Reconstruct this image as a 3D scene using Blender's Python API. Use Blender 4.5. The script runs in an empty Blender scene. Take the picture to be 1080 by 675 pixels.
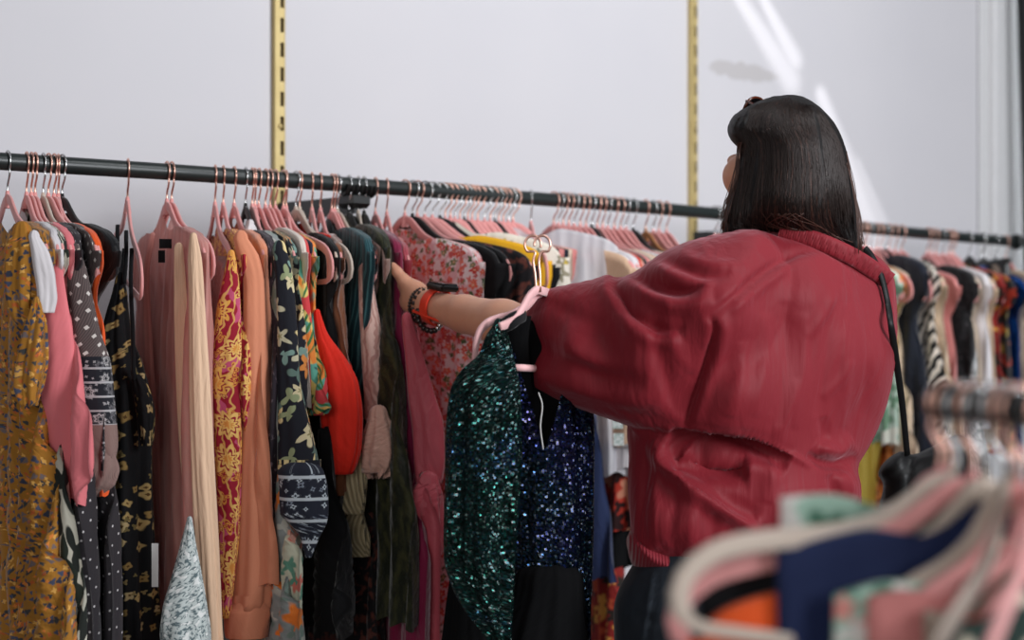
import bpy, math, random
import numpy as np
from mathutils import Vector, Matrix, noise as mnoise
random.seed(7); rng = np.random.default_rng(7)
F = 1500.0; CX = 540.0; HY = 351.0; CAMZ = 1.35
scene = bpy.context.scene
COL = scene.collection
def W(px, py, d):
    return np.array([(px-CX)/F*d, d, CAMZ+(HY-py)/F*d])
def srgb(r, g, b):
    f = lambda c: (c/255/12.92) if c/255 <= .04045 else ((c/255+.055)/1.055)**2.4
    return (f(r), f(g), f(b), 1.0)

# ------------------------------------------------------------------ objects
def link(o, parent=None):
    COL.objects.link(o)
    if parent is not None: o.parent = parent
    return o
def tag(o, label=None, cat=None, group=None, kind=None):
    if label: o['label'] = label
    if cat: o['category'] = cat
    if group: o['group'] = group
    if kind: o['kind'] = kind
    return o
def empty(name, loc, label, cat, group=None, rot=None):
    o = bpy.data.objects.new(name, None); o.location = loc
    o.empty_display_size = .02
    if rot: o.rotation_euler = rot
    link(o); return tag(o, label, cat, group)
def mesh_np(name, V, Q, m, parent=None, loc=None, uv=None, smooth=True):
    """V (n,3) in world coordinates minus loc; Q list of faces (index arrays)"""
    V = np.asarray(V, float)
    if loc is not None: V = V-np.asarray(loc, float)
    me = bpy.data.meshes.new(name)
    me.from_pydata(V.tolist(), [], [list(map(int, q)) for q in Q])
    if smooth: me.polygons.foreach_set('use_smooth', [True]*len(me.polygons))
    if uv is not None:
        l = me.uv_layers.new(name='UVMap')
        li = np.empty(len(me.loops), np.int32); me.loops.foreach_get('vertex_index', li)
        l.data.foreach_set('uv', np.asarray(uv, np.float32)[li].ravel())
    if m is not None:
        for mm in (m if isinstance(m, (list, tuple)) else [m]): me.materials.append(mm)
    me.update()
    o = bpy.data.objects.new(name, me)
    link(o, parent)
    if loc is not None and parent is None: o.location = loc
    return o
class MB:
    def __init__(s): s.v = []; s.f = []; s.uv = []
    def add(s, V, Q, uv=None):
        n = len(s.v); s.v += [list(map(float, p)) for p in V]; s.f += [[int(i)+n for i in q] for q in Q]
        s.uv += [list(map(float, p)) for p in (uv if uv is not None else [(p[0], p[2]) for p in V])]
    def box(s, c, d, R=None, bev=0):
        c = np.array(c, float); h = np.array(d, float)/2
        if bev <= 0:
            P = np.array([[x, y, z] for x in (-1, 1) for y in (-1, 1) for z in (-1, 1)], float)*h
            Q = [(0, 1, 3, 2), (4, 6, 7, 5), (0, 4, 5, 1), (2, 3, 7, 6), (0, 2, 6, 4), (1, 5, 7, 3)]
        else:
            P = []
            for x in (-1, 1):
                for y in (-1, 1):
                    for z in (-1, 1):
                        P += [[x*h[0], y*(h[1]-bev), z*(h[2]-bev)], [x*(h[0]-bev), y*h[1], z*(h[2]-bev)], [x*(h[0]-bev), y*(h[1]-bev), z*h[2]]]
            P = np.array(P); I = lambda x, y, z, k: ((x*2+y)*2+z)*3+k
            Q = [(I(0,0,0,0), I(0,0,1,0), I(0,1,1,0), I(0,1,0,0)), (I(1,0,0,0), I(1,1,0,0), I(1,1,1,0), I(1,0,1,0)),
                 (I(0,0,0,1), I(1,0,0,1), I(1,0,1,1), I(0,0,1,1)), (I(0,1,0,1), I(0,1,1,1), I(1,1,1,1), I(1,1,0,1)),
                 (I(0,0,0,2), I(0,1,0,2), I(1,1,0,2), I(1,0,0,2)), (I(0,0,1,2), I(1,0,1,2), I(1,1,1,2), I(0,1,1,2))]
            for a in (0, 1):
                for b in (0, 1):
                    Q.append((I(a,b,0,0), I(a,b,1,0), I(a,b,1,1), I(a,b,0,1)))
                    Q.append((I(a,0,b,0), I(a,1,b,0), I(a,1,b,2), I(a,0,b,2)))
                    Q.append((I(0,a,b,1), I(1,a,b,1), I(1,a,b,2), I(0,a,b,2)))
                    for c_ in (0, 1): Q.append((I(a,b,c_,0), I(a,b,c_,1), I(a,b,c_,2)))
        if R is not None: P = P @ np.array(R).T
        s.add(P+c, Q)
    def tube(s, pts, r, n=8, closed=False, ell=None, caps=True):
        """swept tube; r scalar or list; ell=(updir, a, b): elliptical section, a along updir"""
        pts = np.asarray(pts, float); m = len(pts)
        rr = np.full(m, r, float) if np.isscalar(r) else np.asarray(r, float)
        T = np.gradient(pts, axis=0) if not closed else (np.roll(pts, -1, 0)-np.roll(pts, 1, 0))
        T /= np.linalg.norm(T, axis=1)[:, None]+1e-12
        V = []; up = None
        if ell is not None: up0 = np.array(ell[0], float)
        else:
            up0 = np.array([0, 0, 1.]) if abs(T[0][2]) < .9 else np.array([1., 0, 0])
        prev = up0
        for i in range(m):
            u = (up0 if ell is not None else prev)
            u = u-T[i]*np.dot(u, T[i]); nn = np.linalg.norm(u)
            if nn < 1e-6: u = prev
            else: u = u/nn
            prev = u; w = np.cross(T[i], u)
            a, b = (ell[1], ell[2]) if ell is not None else (1, 1)
            for k in range(n):
                t = 2*math.pi*k/n
                ct, st = math.cos(t), math.sin(t)
                if ell is not None and len(ell) > 3:
                    ct = math.copysign(abs(ct)**.5, ct); st = math.copysign(abs(st)**.5, st)
                V.append(pts[i]+rr[i]*(a*ct*u+b*st*w))
        Q = []
        for i in range(m if closed else m-1):
            j = (i+1) % m
            for k in range(n):
                k2 = (k+1) % n
                Q.append((i*n+k, i*n+k2, j*n+k2, j*n+k))
        if not closed and caps:
            Q.append(tuple(range(n))[::-1]); Q.append(tuple((m-1)*n+k for k in range(n)))
        s.add(V, Q)
    def lathe(s, prof, axis_o, axis_d, n=24):
        axis_o = np.array(axis_o, float); d = np.array(axis_d, float); d /= np.linalg.norm(d)
        a = np.cross(d, [0, 0, 1.]) if abs(d[2]) < .9 else np.cross(d, [1., 0, 0]); a /= np.linalg.norm(a); b = np.cross(d, a)
        V = [axis_o+d*h+r*(math.cos(2*math.pi*k/n)*a+math.sin(2*math.pi*k/n)*b) for r, h in prof for k in range(n)]
        Q = [(i*n+k, i*n+(k+1) % n, (i+1)*n+(k+1) % n, (i+1)*n+k) for i in range(len(prof)-1) for k in range(n)]
        s.add(V, Q)
    def build(s, name, m, parent=None, loc=None, smooth=True):
        return mesh_np(name, s.v, s.f, m, parent, loc, s.uv, smooth)
def spline(P, n):
    """Catmull-Rom through rows of P, n samples"""
    P = np.asarray(P, float); m = len(P)
    E = np.vstack([2*P[0]-P[1], P, 2*P[-1]-P[-2]])
    out = []
    for t in np.linspace(0, m-1, n):
        i = min(int(t), m-2); f = t-i
        p0, p1, p2, p3 = E[i], E[i+1], E[i+2], E[i+3]
        out.append(.5*((2*p1)+(-p0+p2)*f+(2*p0-5*p1+4*p2-p3)*f*f+(-p0+3*p1-3*p2+p3)*f**3))
    return np.array(out)
def smooth_interp(x, xs, ys, win=3):
    xs = np.asarray(xs, float); ys = np.asarray(ys, float)
    # monotone-ish cubic hermite (PCHIP)
    h = np.diff(xs); d = np.diff(ys)/h
    m = np.zeros(len(xs)); m[0] = d[0]; m[-1] = d[-1]
    for i in range(1, len(xs)-1):
        if d[i-1]*d[i] <= 0: m[i] = 0
        else: m[i] = 2*d[i-1]*d[i]/(d[i-1]+d[i])
    x = np.clip(x, xs[0], xs[-1]); i = np.clip(np.searchsorted(xs, x)-1, 0, len(xs)-2)
    t = (x-xs[i])/h[i]
    return ((2*t**3-3*t**2+1)*ys[i]+(t**3-2*t**2+t)*h[i]*m[i]+(-2*t**3+3*t**2)*ys[i+1]+(t**3-t**2)*h[i]*m[i+1])

# ------------------------------------------------------------------ materials
class G:
    """small node-graph helper"""
    def __init__(s, name, rough=.85, sheen=0., spec=.35, metallic=0., trans=0.):
        s.m = bpy.data.materials.new(name); s.m.use_nodes = True
        s.nt = s.m.node_tree; s.b = s.nt.nodes['Principled BSDF']
        s.b.inputs['Roughness'].default_value = rough
        s.b.inputs['Specular IOR Level'].default_value = spec
        s.b.inputs['Metallic'].default_value = metallic
        if sheen:
            s.b.inputs['Sheen Weight'].default_value = sheen; s.b.inputs['Sheen Roughness'].default_value = .4
        s.tc = None
    def n(s, t, **kw):
        nd = s.nt.nodes.new(t)
        for k, v in kw.items(): setattr(nd, k, v)
        return nd
    def put(s, inp, v):
        if hasattr(v, 'is_output'): s.nt.links.new(v, inp)
        elif v is not None:
            if isinstance(v, tuple) and len(v) == 3 and getattr(inp, 'type', '') == 'RGBA': v = (*v, 1)
            inp.default_value = v
    def uv(s, scale=(1, 1, 1), rot=0, off=(0, 0, 0)):
        if s.tc is None: s.tc = s.n('ShaderNodeTexCoord')
        mp = s.n('ShaderNodeMapping'); s.put(mp.inputs[0], s.tc.outputs['UV'])
        mp.inputs['Scale'].default_value = scale; mp.inputs['Rotation'].default_value = (0, 0, rot); mp.inputs['Location'].default_value = off
        return mp.outputs[0]
    def obj(s, scale=(1, 1, 1), rot=(0, 0, 0)):
        if s.tc is None: s.tc = s.n('ShaderNodeTexCoord')
        mp = s.n('ShaderNodeMapping'); s.put(mp.inputs[0], s.tc.outputs['Object'])
        mp.inputs['Scale'].default_value = scale; mp.inputs['Rotation'].default_value = rot
        return mp.outputs[0]
    def math(s, op, a, b=None, c=None, clamp=False):
        nd = s.n('ShaderNodeMath', operation=op, use_clamp=clamp); s.put(nd.inputs[0], a)
        if b is not None: s.put(nd.inputs[1], b)
        if c is not None: s.put(nd.inputs[2], c)
        return nd.outputs[0]
    def vm(s, op, a, b=None, sc=None):
        nd = s.n('ShaderNodeVectorMath', operation=op); s.put(nd.inputs[0], a)
        if b is not None: s.put(nd.inputs[1], b)
        if sc is not None: s.put(nd.inputs['Scale'], sc)
        return nd.outputs['Value' if op in ('LENGTH', 'DOT_PRODUCT', 'DISTANCE') else 'Vector']
    def step(s, v, lo, hi):
        nd = s.n('ShaderNodeMapRange', interpolation_type='SMOOTHSTEP'); s.put(nd.inputs[0], v)
        nd.inputs[1].default_value = lo; nd.inputs[2].default_value = hi
        return nd.outputs[0]
    def mix(s, f, a, b, mode='MIX'):
        nd = s.n('ShaderNodeMix', data_type='RGBA', blend_type=mode)
        s.put(nd.inputs[0], f); s.put(nd.inputs[6], a); s.put(nd.inputs[7], b); return nd.outputs[2]
    def noise(s, vec, scale, detail=2, dist=0, out='Fac'):
        nd = s.n('ShaderNodeTexNoise'); s.put(nd.inputs['Vector'], vec); nd.inputs['Scale'].default_value = scale
        nd.inputs['Detail'].default_value = detail; nd.inputs['Distortion'].default_value = dist; return nd.outputs[out]
    def wave(s, vec, scale, dist=0, detail=1, dscale=1, dirn='X', prof='SIN'):
        nd = s.n('ShaderNodeTexWave', wave_type='BANDS', bands_direction=dirn, wave_profile=prof); s.put(nd.inputs['Vector'], vec)
        nd.inputs['Scale'].default_value = scale; nd.inputs['Distortion'].default_value = dist
        nd.inputs['Detail'].default_value = detail; nd.inputs['Detail Scale'].default_value = dscale
        return nd.outputs['Fac']
    def vor(s, vec, scale, rnd=1., feat='F1'):
        nd = s.n('ShaderNodeTexVoronoi', feature=feat, voronoi_dimensions='2D'); s.put(nd.inputs['Vector'], vec)
        nd.inputs['Scale'].default_value = scale; nd.inputs['Randomness'].default_value = rnd; return nd
    def ramp(s, v, stops, const=False):
        nd = s.n('ShaderNodeValToRGB'); s.put(nd.inputs[0], v); e = nd.color_ramp
        if const: e.interpolation = 'CONSTANT'
        while len(e.elements) < len(stops): e.elements.new(.5)
        for el, (p, c) in zip(e.elements, stops): el.position = p; el.color = c
        return nd.outputs[0]
    def warp(s, vec, scale, amt):
        c = s.noise(vec, scale, 2, out='Color')
        return s.vm('ADD', vec, s.vm('SCALE', s.vm('SUBTRACT', c, (.5, .5, .5)), sc=amt))
    def bump(s, h, strength=.3, dist=.002):
        nd = s.n('ShaderNodeBump'); s.put(nd.inputs['Height'], h); nd.inputs['Strength'].default_value = strength
        nd.inputs['Distance'].default_value = dist
        if s.b.inputs['Normal'].is_linked: s.put(nd.inputs['Normal'], s.b.inputs['Normal'].links[0].from_socket)
        s.put(s.b.inputs['Normal'], nd.outputs[0]); return s
    def col(s, c): s.put(s.b.inputs['Base Color'], c); return s
    # flowers with petals, laid out one to a cell
    def flowers(s, vec, scale, base, cols, petals=5, size=.4, center=None, keep=1., soft=.03, amp=.3, off=0., elong=None, rings=None):
        v = s.vm('ADD', vec, (off, off*1.7, 0))
        vo = s.vor(v, scale, .8)
        rel = s.vm('SCALE', s.vm('SUBTRACT', v, vo.outputs['Position']), sc=float(scale))
        sx = s.n('ShaderNodeSeparateXYZ'); s.put(sx.inputs[0], rel)
        sc_ = s.n('ShaderNodeSeparateColor'); s.put(sc_.inputs[0], vo.outputs['Color'])
        r1, r2, r3 = sc_.outputs
        ang = s.math('ARCTAN2', sx.outputs[1], sx.outputs[0])
        ph = s.math('MULTIPLY', r1, 6.283)
        w = s.math('SINE', s.math('ADD', s.math('MULTIPLY', ang, float(petals)), ph))
        R = s.math('MULTIPLY', s.math('ADD', s.math('MULTIPLY', w, amp), 1.), s.math('MULTIPLY_ADD', r2, size*.5, size*.55))
        dist = vo.outputs['Distance']
        dist = s.vm('LENGTH', rel)
        q = s.math('DIVIDE', dist, R)
        mask = s.step(q, 1.+soft*3, 1.-soft*3)
        if keep < 1: mask = s.math('MULTIPLY', mask, s.math('LESS_THAN', r3, keep))
        n_ = len(cols)
        c = s.ramp(r1, [(i/n_, cols[i]) for i in range(n_)], const=True) if n_ > 1 else cols[0]
        if rings is not None:
            rg = s.math('SINE', s.math('MULTIPLY', q, rings[1])); c = s.mix(s.step(rg, .3, .6), c, rings[0])
        out = s.mix(mask, base, c)
        if center is not None:
            out = s.mix(s.math('MULTIPLY', s.step(q, .36, .28), mask), out, center)
        return out
def weave(g, amt=.25, scale=900):
    a = g.wave(g.uv(), scale, 0); b = g.wave(g.uv(), scale, 0, dirn='Y')
    g.bump(g.math('ADD', a, b), amt, .0006); return g
def crumple(g, amt=.5, scale=14, stretch=3., dist=.006):
    g.bump(g.noise(g.uv((stretch, 1, 1)), scale, 3, .6), amt, dist); return g
_solid = {}
def solid(name, c, rough=.85, sheen=.2, cr=.5, metallic=0, spec=.3, var=.12, stretch=3.):
    g = G(name, rough, sheen, spec, metallic)
    n_ = g.noise(g.uv((3, 1, 1)), 20, 3)
    g.col(g.mix(g.math('MULTIPLY', n_, var*2), c, tuple(x*.6 for x in c[:3])+(1,)))
    crumple(g, cr, stretch=stretch); return g.m
# ------------------------------------------------------------------ fabric patterns
M = {}
def S(*a): return srgb(*a)
M['pinkv'] = (lambda g: (g.col(g.mix(g.noise(g.obj(), 60, 2), S(232,164,160), S(214,142,140))), g.bump(g.noise(g.obj(), 900, 1), .3, .0005), g.m)[-1])(G('pink_velvet_flocking', .8, .5))
M['beigev'] = (lambda g: (g.col(S(196,180,166)), g.bump(g.noise(g.obj(), 900, 1), .3, .0005), g.m)[-1])(G('beige_velvet_flocking', .8, .4))
M['blackv'] = (lambda g: (g.col(S(26,25,27)), g.bump(g.noise(g.obj(), 900, 1), .3, .0005), g.m)[-1])(G('black_velvet_flocking', .8, .4))
M['palepink'] = (lambda g: (g.col(S(244,190,190)), g.bump(g.noise(g.obj(), 900, 1), .2, .0005), g.m)[-1])(G('pale_pink_velvet_flocking', .75, .5))
M['copper'] = G('rose_gold_wire', .3, metallic=1).col(S(236,186,168)).m
M['steel'] = G('steel_wire', .25, metallic=1).col(S(205,205,205)).m
def _rail():
    g = G('dark_enamelled_tube', .42, spec=.4); g.col(g.mix(g.noise(g.obj(), 9, 3), S(20,27,27), S(34,41,40)))
    g.b.inputs['Coat Weight'].default_value = .1; g.bump(g.noise(g.obj(), 40, 3), .08, .001)
    return g.m
M['rail'] = _rail()
M['blackmetal'] = G('black_metal', .4, spec=.5).col(S(20,22,22)).m

def mustard():
    g = G('mustard_ditsy_floral', .85, .15)
    v = g.warp(g.uv(), 60, .008)
    base = g.mix(g.noise(g.uv(), 8, 3), S(176,122,40), S(146,94,28))
    c = g.flowers(v, 88, base, [S(70,76,98), S(52,56,74), S(110,96,96), S(60,60,60)], 3, .40, None, .8, amp=.25, soft=.1)
    c = g.flowers(v, 100, c, [S(206,120,50), S(214,160,80), S(180,90,40)], 4, .36, None, .5, off=.31, soft=.1)
    g.col(c); crumple(g, .5); return g.m
M['mustard'] = mustard()
M['whitecotton'] = solid('white_cotton', S(222,216,218), .9)
M['pinktee'] = solid('dusty_pink_jersey', S(230,124,130), .85, .15, .35)
def leafprint():
    g = G('pale_leaf_print', .85, .1)
    v = g.uv((1, .45, 1), .5)
    g.col(g.flowers(g.warp(v, 20, .02), 34, S(196,192,176), [S(36,44,36), S(30,34,30)], 3, .6, None, .7, amp=.55)); crumple(g); return g.m
M['leafprint'] = leafprint()
def dots(name, base, dot, scale=52, size=.09, rough=.85):
    g = G(name, rough, .1); vo = g.vor(g.uv((1, 1, 1), .78), scale, 0.)
    g.col(g.mix(g.math('LESS_THAN', vo.outputs['Distance'], size), base, dot)); crumple(g); return g.m
M['dots'] = dots('dark_dotted', S(40,36,40), S(180,176,176))
def geo():
    g = G('brown_squares_print', .85, .15)
    u = g.uv((1, 1, 1), .78)
    vo = g.vor(u, 62, 0.); d = vo.outputs['Distance']
    base = g.mix(g.step(g.wave(g.uv((1, 1, 1), .3), 90), .5, .6), S(96,82,80), S(70,60,60))
    dg = g.n('ShaderNodeTexVoronoi', voronoi_dimensions='2D', distance='CHEBYCHEV'); g.put(dg.inputs['Vector'], u); dg.inputs['Scale'].default_value = 56; dg.inputs['Randomness'].default_value = 0
    c = g.mix(g.math('LESS_THAN', dg.outputs['Distance'], .15), base, S(206,198,192))
    sx = g.n('ShaderNodeSeparateXYZ'); g.put(sx.inputs[0], g.uv())
    v2 = g.warp(g.uv(), 50, .006)
    band = g.flowers(v2, 46, S(24,26,34), [S(176,172,172), S(110,108,112)], 7, .46, S(24,26,34), .8, rings=(S(24,26,34), 16), amp=.2)
    band = g.flowers(g.uv(), 90, band, [S(150,148,150)], 4, .22, None, .4, off=.2)
    ln = g.step(g.wave(g.uv(), 15, 0, dirn='Y'), .93, .97); band = g.mix(ln, band, S(170,168,170))
    return g, c, band, sx.outputs[1]
def geo_sleeve(zsplit, zcuff):
    g, c, band, z = geo()
    cuff = g.mix(g.wave(g.uv(), 130, .5), S(146,118,110), S(110,88,84))
    o = g.mix(g.math('LESS_THAN', z, zsplit), c, band)
    g.col(g.mix(g.math('LESS_THAN', z, zcuff), o, cuff)); crumple(g); return g.m
M['black'] = solid('black_fabric', S(17,17,20), .9, .15, .6)
M['navyblack'] = solid('navy_black_fabric', S(27,31,44), .85, .2, .6)
M['navy'] = solid('navy_fabric', S(36,48,84), .85, .2, .6)
M['orange'] = solid('orange_fabric', S(238,92,34), .8, .2)
M['charcoal'] = solid('charcoal_fabric', S(52,52,56), .85)
def blackfloral():
    g = G('black_tan_floral', .85, .1)
    c = g.flowers(g.warp(g.uv(), 60, .008), 40, S(15,15,18), [S(184,156,100), S(160,130,76), S(196,172,124)], 4, .36, S(96,66,30), .55, amp=.18, soft=.06)
    c = g.flowers(g.uv(), 60, c, [S(120,104,62), S(150,128,84)], 3, .24, None, .25, off=.37, amp=.4)
    g.col(c); crumple(g, .6); return g.m
M['blackfloral'] = blackfloral()
def sheer(name, c1, c2, alpha=.75):
    g = G(name, .6, .3, .3)
    g.col(g.mix(g.wave(g.uv(), 14, 2.5, 2), c1, c2))
    g.b.inputs['Transmission Weight'].default_value = 0
    nt = g.nt; tr = g.n('ShaderNodeBsdfTransparent'); tl = g.n('ShaderNodeBsdfTranslucent'); tl.inputs[0].default_value = c1
    mx = g.n('ShaderNodeMixShader'); mx.inputs[0].default_value = .35; g.put(mx.inputs[1], g.b.outputs[0]); g.put(mx.inputs[2], tl.outputs[0])
    m2 = g.n('ShaderNodeMixShader'); m2.inputs[0].default_value = alpha; g.put(m2.inputs[1], tr.outputs[0]); g.put(m2.inputs[2], mx.outputs[0])
    g.put(nt.nodes['Material Output'].inputs[0], m2.outputs[0]); crumple(g, .4, 10, 5); return g.m
M['sheerpink'] = sheer('sheer_pink_chiffon', S(234,176,166), S(216,150,142), .88)
M['cream'] = solid('cream_chiffon', S(234,196,164), .75, .2, .5, stretch=6)
M['sheerwhite'] = sheer('sheer_white_lace', S(238,236,240), S(214,212,218), .86)
def speckle(name, a, b, scale=160, thr=.5, rough=.85, cc=None):
    g = G(name, rough, .15); v = g.noise(g.uv(), scale, 3, .5)
    c = g.mix(g.step(v, thr-.06, thr+.06), a, b)
    if cc: c = g.mix(g.step(g.noise(g.uv(), scale*.5, 2), .56, .62), c, cc)
    g.col(c); crumple(g); return g.m
M['minttweed'] = speckle('mint_white_speckle', S(196,204,202), S(96,112,116), 170, .52, cc=S(226,228,226))
M['purplefleck'] = speckle('dark_purple_fleck', S(50,40,48), S(128,112,120), 90, .64)
M['dustyrib'] = (lambda g: (g.col(S(204,146,142)), g.bump(g.wave(g.uv(), 55), .6, .003), g.m)[-1])(G('dusty_pink_pleats', .6, .3))
def paisley():
    g = G('red_gold_paisley', .8, .1)
    v = g.warp(g.uv(), 22, .02)
    base = g.mix(g.step(g.noise(g.uv(), 26, 2, .8), .55, .58), S(158,24,48), S(200,84,120))
    c = g.flowers(v, 38, base, [S(226,160,70), S(232,184,100)], 4, .4, S(158,24,48), .9, off=.4, rings=(S(158,24,48), 12), amp=.4)
    c = g.flowers(v, 16, c, [S(236,178,84), S(240,196,112)], 9, .46, S(226,150,70), 1, rings=(S(158,24,48), 13), amp=.22)
    w = g.wave(v, 20, 9, 2, 1.2); c2 = g.mix(g.math('MULTIPLY', g.step(w, .86, .93), .8), c, S(232,184,100))
    g.col(c2); crumple(g, .3); return g.m
M['paisley'] = paisley()
M['peach'] = solid('peach_crepe', S(226,146,112), .8, .3, .35)
def darkfloral():
    g = G('black_cream_botanical', .8, .1)
    v = g.warp(g.uv(), 30, .014)
    c = g.flowers(v, 24, S(22,24,34), [S(214,200,160), S(196,190,160), S(228,206,150)], 5, .46, S(150,140,96), .8, amp=.4)
    c = g.flowers(v, 30, c, [S(120,150,140), S(150,160,120), S(96,120,110)], 3, .4, None, .55, off=.23, amp=.6)
    c = g.flowers(v, 17, c, [S(222,140,70), S(206,150,100)], 6, .34, S(150,70,40), .3, off=.7)
    return g, c
def darkfloral_band(z1):
    g, c = darkfloral(); sx = g.n('ShaderNodeSeparateXYZ'); g.put(sx.inputs[0], g.uv()); z = sx.outputs[1]
    lace = g.flowers(g.uv(), 70, S(30,34,48), [S(186,196,204), S(130,140,154)], 4, .42, S(30,34,48), .9, rings=(S(30,34,48), 9))
    ln = g.step(g.wave(g.uv(), 9, 0, dirn='Y'), .93, .97); lace = g.mix(ln, lace, S(196,204,210))
    g.col(g.mix(g.math('LESS_THAN', z, z1), c, lace)); crumple(g, .4); return g.m
M['darkfloral'] = (lambda t: (t[0].col(t[1]), crumple(t[0], .4), t[0].m)[-1])(darkfloral())
def tropical(name='tropical_print', base=S(236,138,60)):
    g = G(name, .8, .1); v = g.warp(g.uv(), 16, .03)
    c = g.mix(g.step(g.noise(v, 11, 1), .46, .5), base, S(230,206,120))
    c = g.mix(g.step(g.noise(g.vm('ADD', v, (3, 1, 0)), 14, 1), .52, .55), c, S(96,168,150))
    w = g.wave(g.uv((1, 1, 1), .7), 26, 4, 1, .6)
    c = g.mix(g.math('MULTIPLY', g.step(w, .6, .7), g.step(g.noise(g.vm('ADD', v, (7, 2, 0)), 10, 1), .48, .52)), c, S(60,120,70))
    c = g.mix(g.step(g.noise(g.vm('ADD', v, (1, 9, 0)), 17, 1), .6, .63), c, S(214,66,72))
    c = g.mix(g.step(g.noise(g.vm('ADD', v, (5, 5, 0)), 19, 1), .63, .66), c, S(30,40,60))
    g.col(c); crumple(g, .3); return g.m
M['tropical'] = tropical()
def softfloral(name, base, cols, scale=26, size=.46, keep=.85, petals=5, center=None, warp=.012, dens2=True):
    g = G(name, .85, .15); v = g.warp(g.uv(), 34, warp)
    c = g.flowers(v, scale, base, cols, petals, size, center, keep, soft=.08)
    if dens2: c = g.flowers(v, scale*1.6, c, cols[::-1], 3, size*.8, None, keep*.6, off=.43, amp=.5, soft=.08)
    g.col(c); crumple(g, .45); return g.m
M['mintfloral'] = softfloral('mint_pink_floral', S(204,206,182), [S(216,120,104), S(96,150,128), S(226,160,140)])
M['orangefloral'] = softfloral('grey_orange_floral', S(146,152,150), [S(240,130,50), S(120,140,130), S(190,190,180)], 20)
M['creamjacket'] = solid('cream_wool', S(226,212,200), .9, .3)
M['coral'] = solid('coral_fabric', S(214,74,74), .8)
M['red'] = solid('scarlet_crepe', S(232,40,20), .75, .2, .6)
M['brown'] = solid('rust_brown_velvet', S(132,76,46), .75, .8)
M['pleatcream'] = (lambda g: (g.col(g.mix(g.wave(g.uv(), 40, .6), S(206,188,150), S(160,142,108))), g.bump(g.wave(g.uv(), 40, .6), .8, .004), g.m)[-1])(G('cream_pleated_georgette', .7, .2))
def tealstripe():
    g = G('teal_striped_satin', .5, .2)
    w = g.wave(g.uv(), 22, .8, 1, 2); w2 = g.wave(g.uv((1, 1, 1), 0, (.013, 0, 0)), 60, .5)
    c = g.mix(g.step(w, .75, .95), S(12,58,66), S(64,116,122)); c = g.mix(g.math('MULTIPLY', g.step(w2, .8, .95), .5), c, S(6,30,38))
    g.col(c); crumple(g); return g.m
M['tealstripe'] = tealstripe()
def velvetfloral():
    g = G('pale_pink_velvet_swirl', .7, .6)
    v = g.warp(g.uv(), 30, .02); w = g.wave(v, 24, 6, 2, 1.5)
    g.col(g.mix(g.step(w, .4, .7), S(222,184,172), S(190,142,132))); crumple(g, .8); return g.m
M['velvetfloral'] = velvetfloral()
M['smock'] = (lambda g: (g.col(g.mix(g.noise(g.uv(), 120, 2), S(228,184,166), S(190,140,124))), g.bump(g.noise(g.uv(), 130, 2), .9, .004), g.m)[-1])(G('smocked_pink', .7, .4))
M['olive'] = (lambda g: (g.col(g.mix(g.step(g.noise(g.uv((1, .4, 1)), 60, 3), .4, .65), S(26,30,16), S(62,62,34))), g.bump(g.noise(g.uv(), 80, 3), .7, .004), g.m)[-1])(G('olive_crushed_velvet', .6, .25))
M['magenta'] = solid('magenta_velvet', S(136,22,66), .6, .6, .7)
M['rose'] = solid('dusty_rose_satin_velvet', S(192,82,94), .5, .35, .9)
def redditsy():
    g = G('pink_red_ditsy', .85, .15); v = g.warp(g.uv(), 70, .01)
    base = g.mix(g.step(g.noise(g.uv(), 38, 2), .48, .56), S(242,226,226), S(230,186,190))
    c = g.flowers(v, 64, base, [S(222,74,56), S(236,110,84), S(206,60,50), S(120,130,80)], 5, .5, S(240,190,160), .62, soft=.08)
    c = g.flowers(v, 80, c, [S(226,120,110), S(206,96,96), S(90,110,70)], 4, .42, None, .5, off=.31, soft=.08)
    g.col(c); crumple(g, .5, 9); return g.m
M['redditsy'] = redditsy()
M['darkbrocade'] = speckle('black_brown_print', S(22,18,22), S(104,54,44), 60, .56)
M['yellow'] = solid('mustard_yellow_knit', S(232,172,30), .85, .3, .3)
M['lemon'] = solid('lemon_fabric', S(242,218,96), .85, .2, .3)
def blobfl():
    g = G('white_black_blossom', .85, .1); v = g.warp(g.uv(), 40, .012)
    c = g.flowers(v, 26, S(226,218,204), [S(28,28,30), S(150,142,120), S(60,58,54)], 5, .36, S(226,218,204), .7)
    c = g.flowers(v, 40, c, [S(196,170,60), S(110,116,96)], 3, .28, None, .4, off=.6); g.col(c); crumple(g); return g.m
M['blobfl'] = blobfl()
M['brownsuede'] = solid('tan_brown_fabric', S(176,116,72), .85)
M['dustyrose'] = solid('dusty_rose_fabric', S(204,128,124), .85)
M['tan'] = solid('tan_floral_fabric', S(206,186,166), .85)
M['redfloral'] = softfloral('red_black_floral', S(196,60,44), [S(50,24,24), S(226,150,120), S(150,30,30)], 22, .5)
M['orangelace'] = softfloral('orange_lace', S(206,120,52), [S(120,60,30), S(230,150,80)], 40, .4)
def zebra():
    g = G('zebra_print', .85, .15)
    u = g.uv(); sx = g.n('ShaderNodeSeparateXYZ'); g.put(sx.inputs[0], u)
    # chevrons: stripes slope away from the sleeve's middle line
    ax = g.math('ABSOLUTE', g.math('ADD', sx.outputs[0], -.0))
    t = g.math('ADD', g.math('MULTIPLY', sx.outputs[1], 1.), g.math('MULTIPLY', ax, 1.1))
    nz = g.math('MULTIPLY', g.noise(u, 18, 2), .035)
    w = g.math('SINE', g.math('MULTIPLY', g.math('ADD', t, nz), 190.))
    g.col(g.mix(g.step(w, -.15, .1), S(24,22,24), S(226,214,200))); crumple(g, .4); return g.m
M['zebra'] = zebra()
M['beige'] = solid('beige_fabric', S(206,180,152), .85)
M['blacklace'] = speckle('black_lace', S(20,20,22), S(70,66,68), 120, .6)
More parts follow.
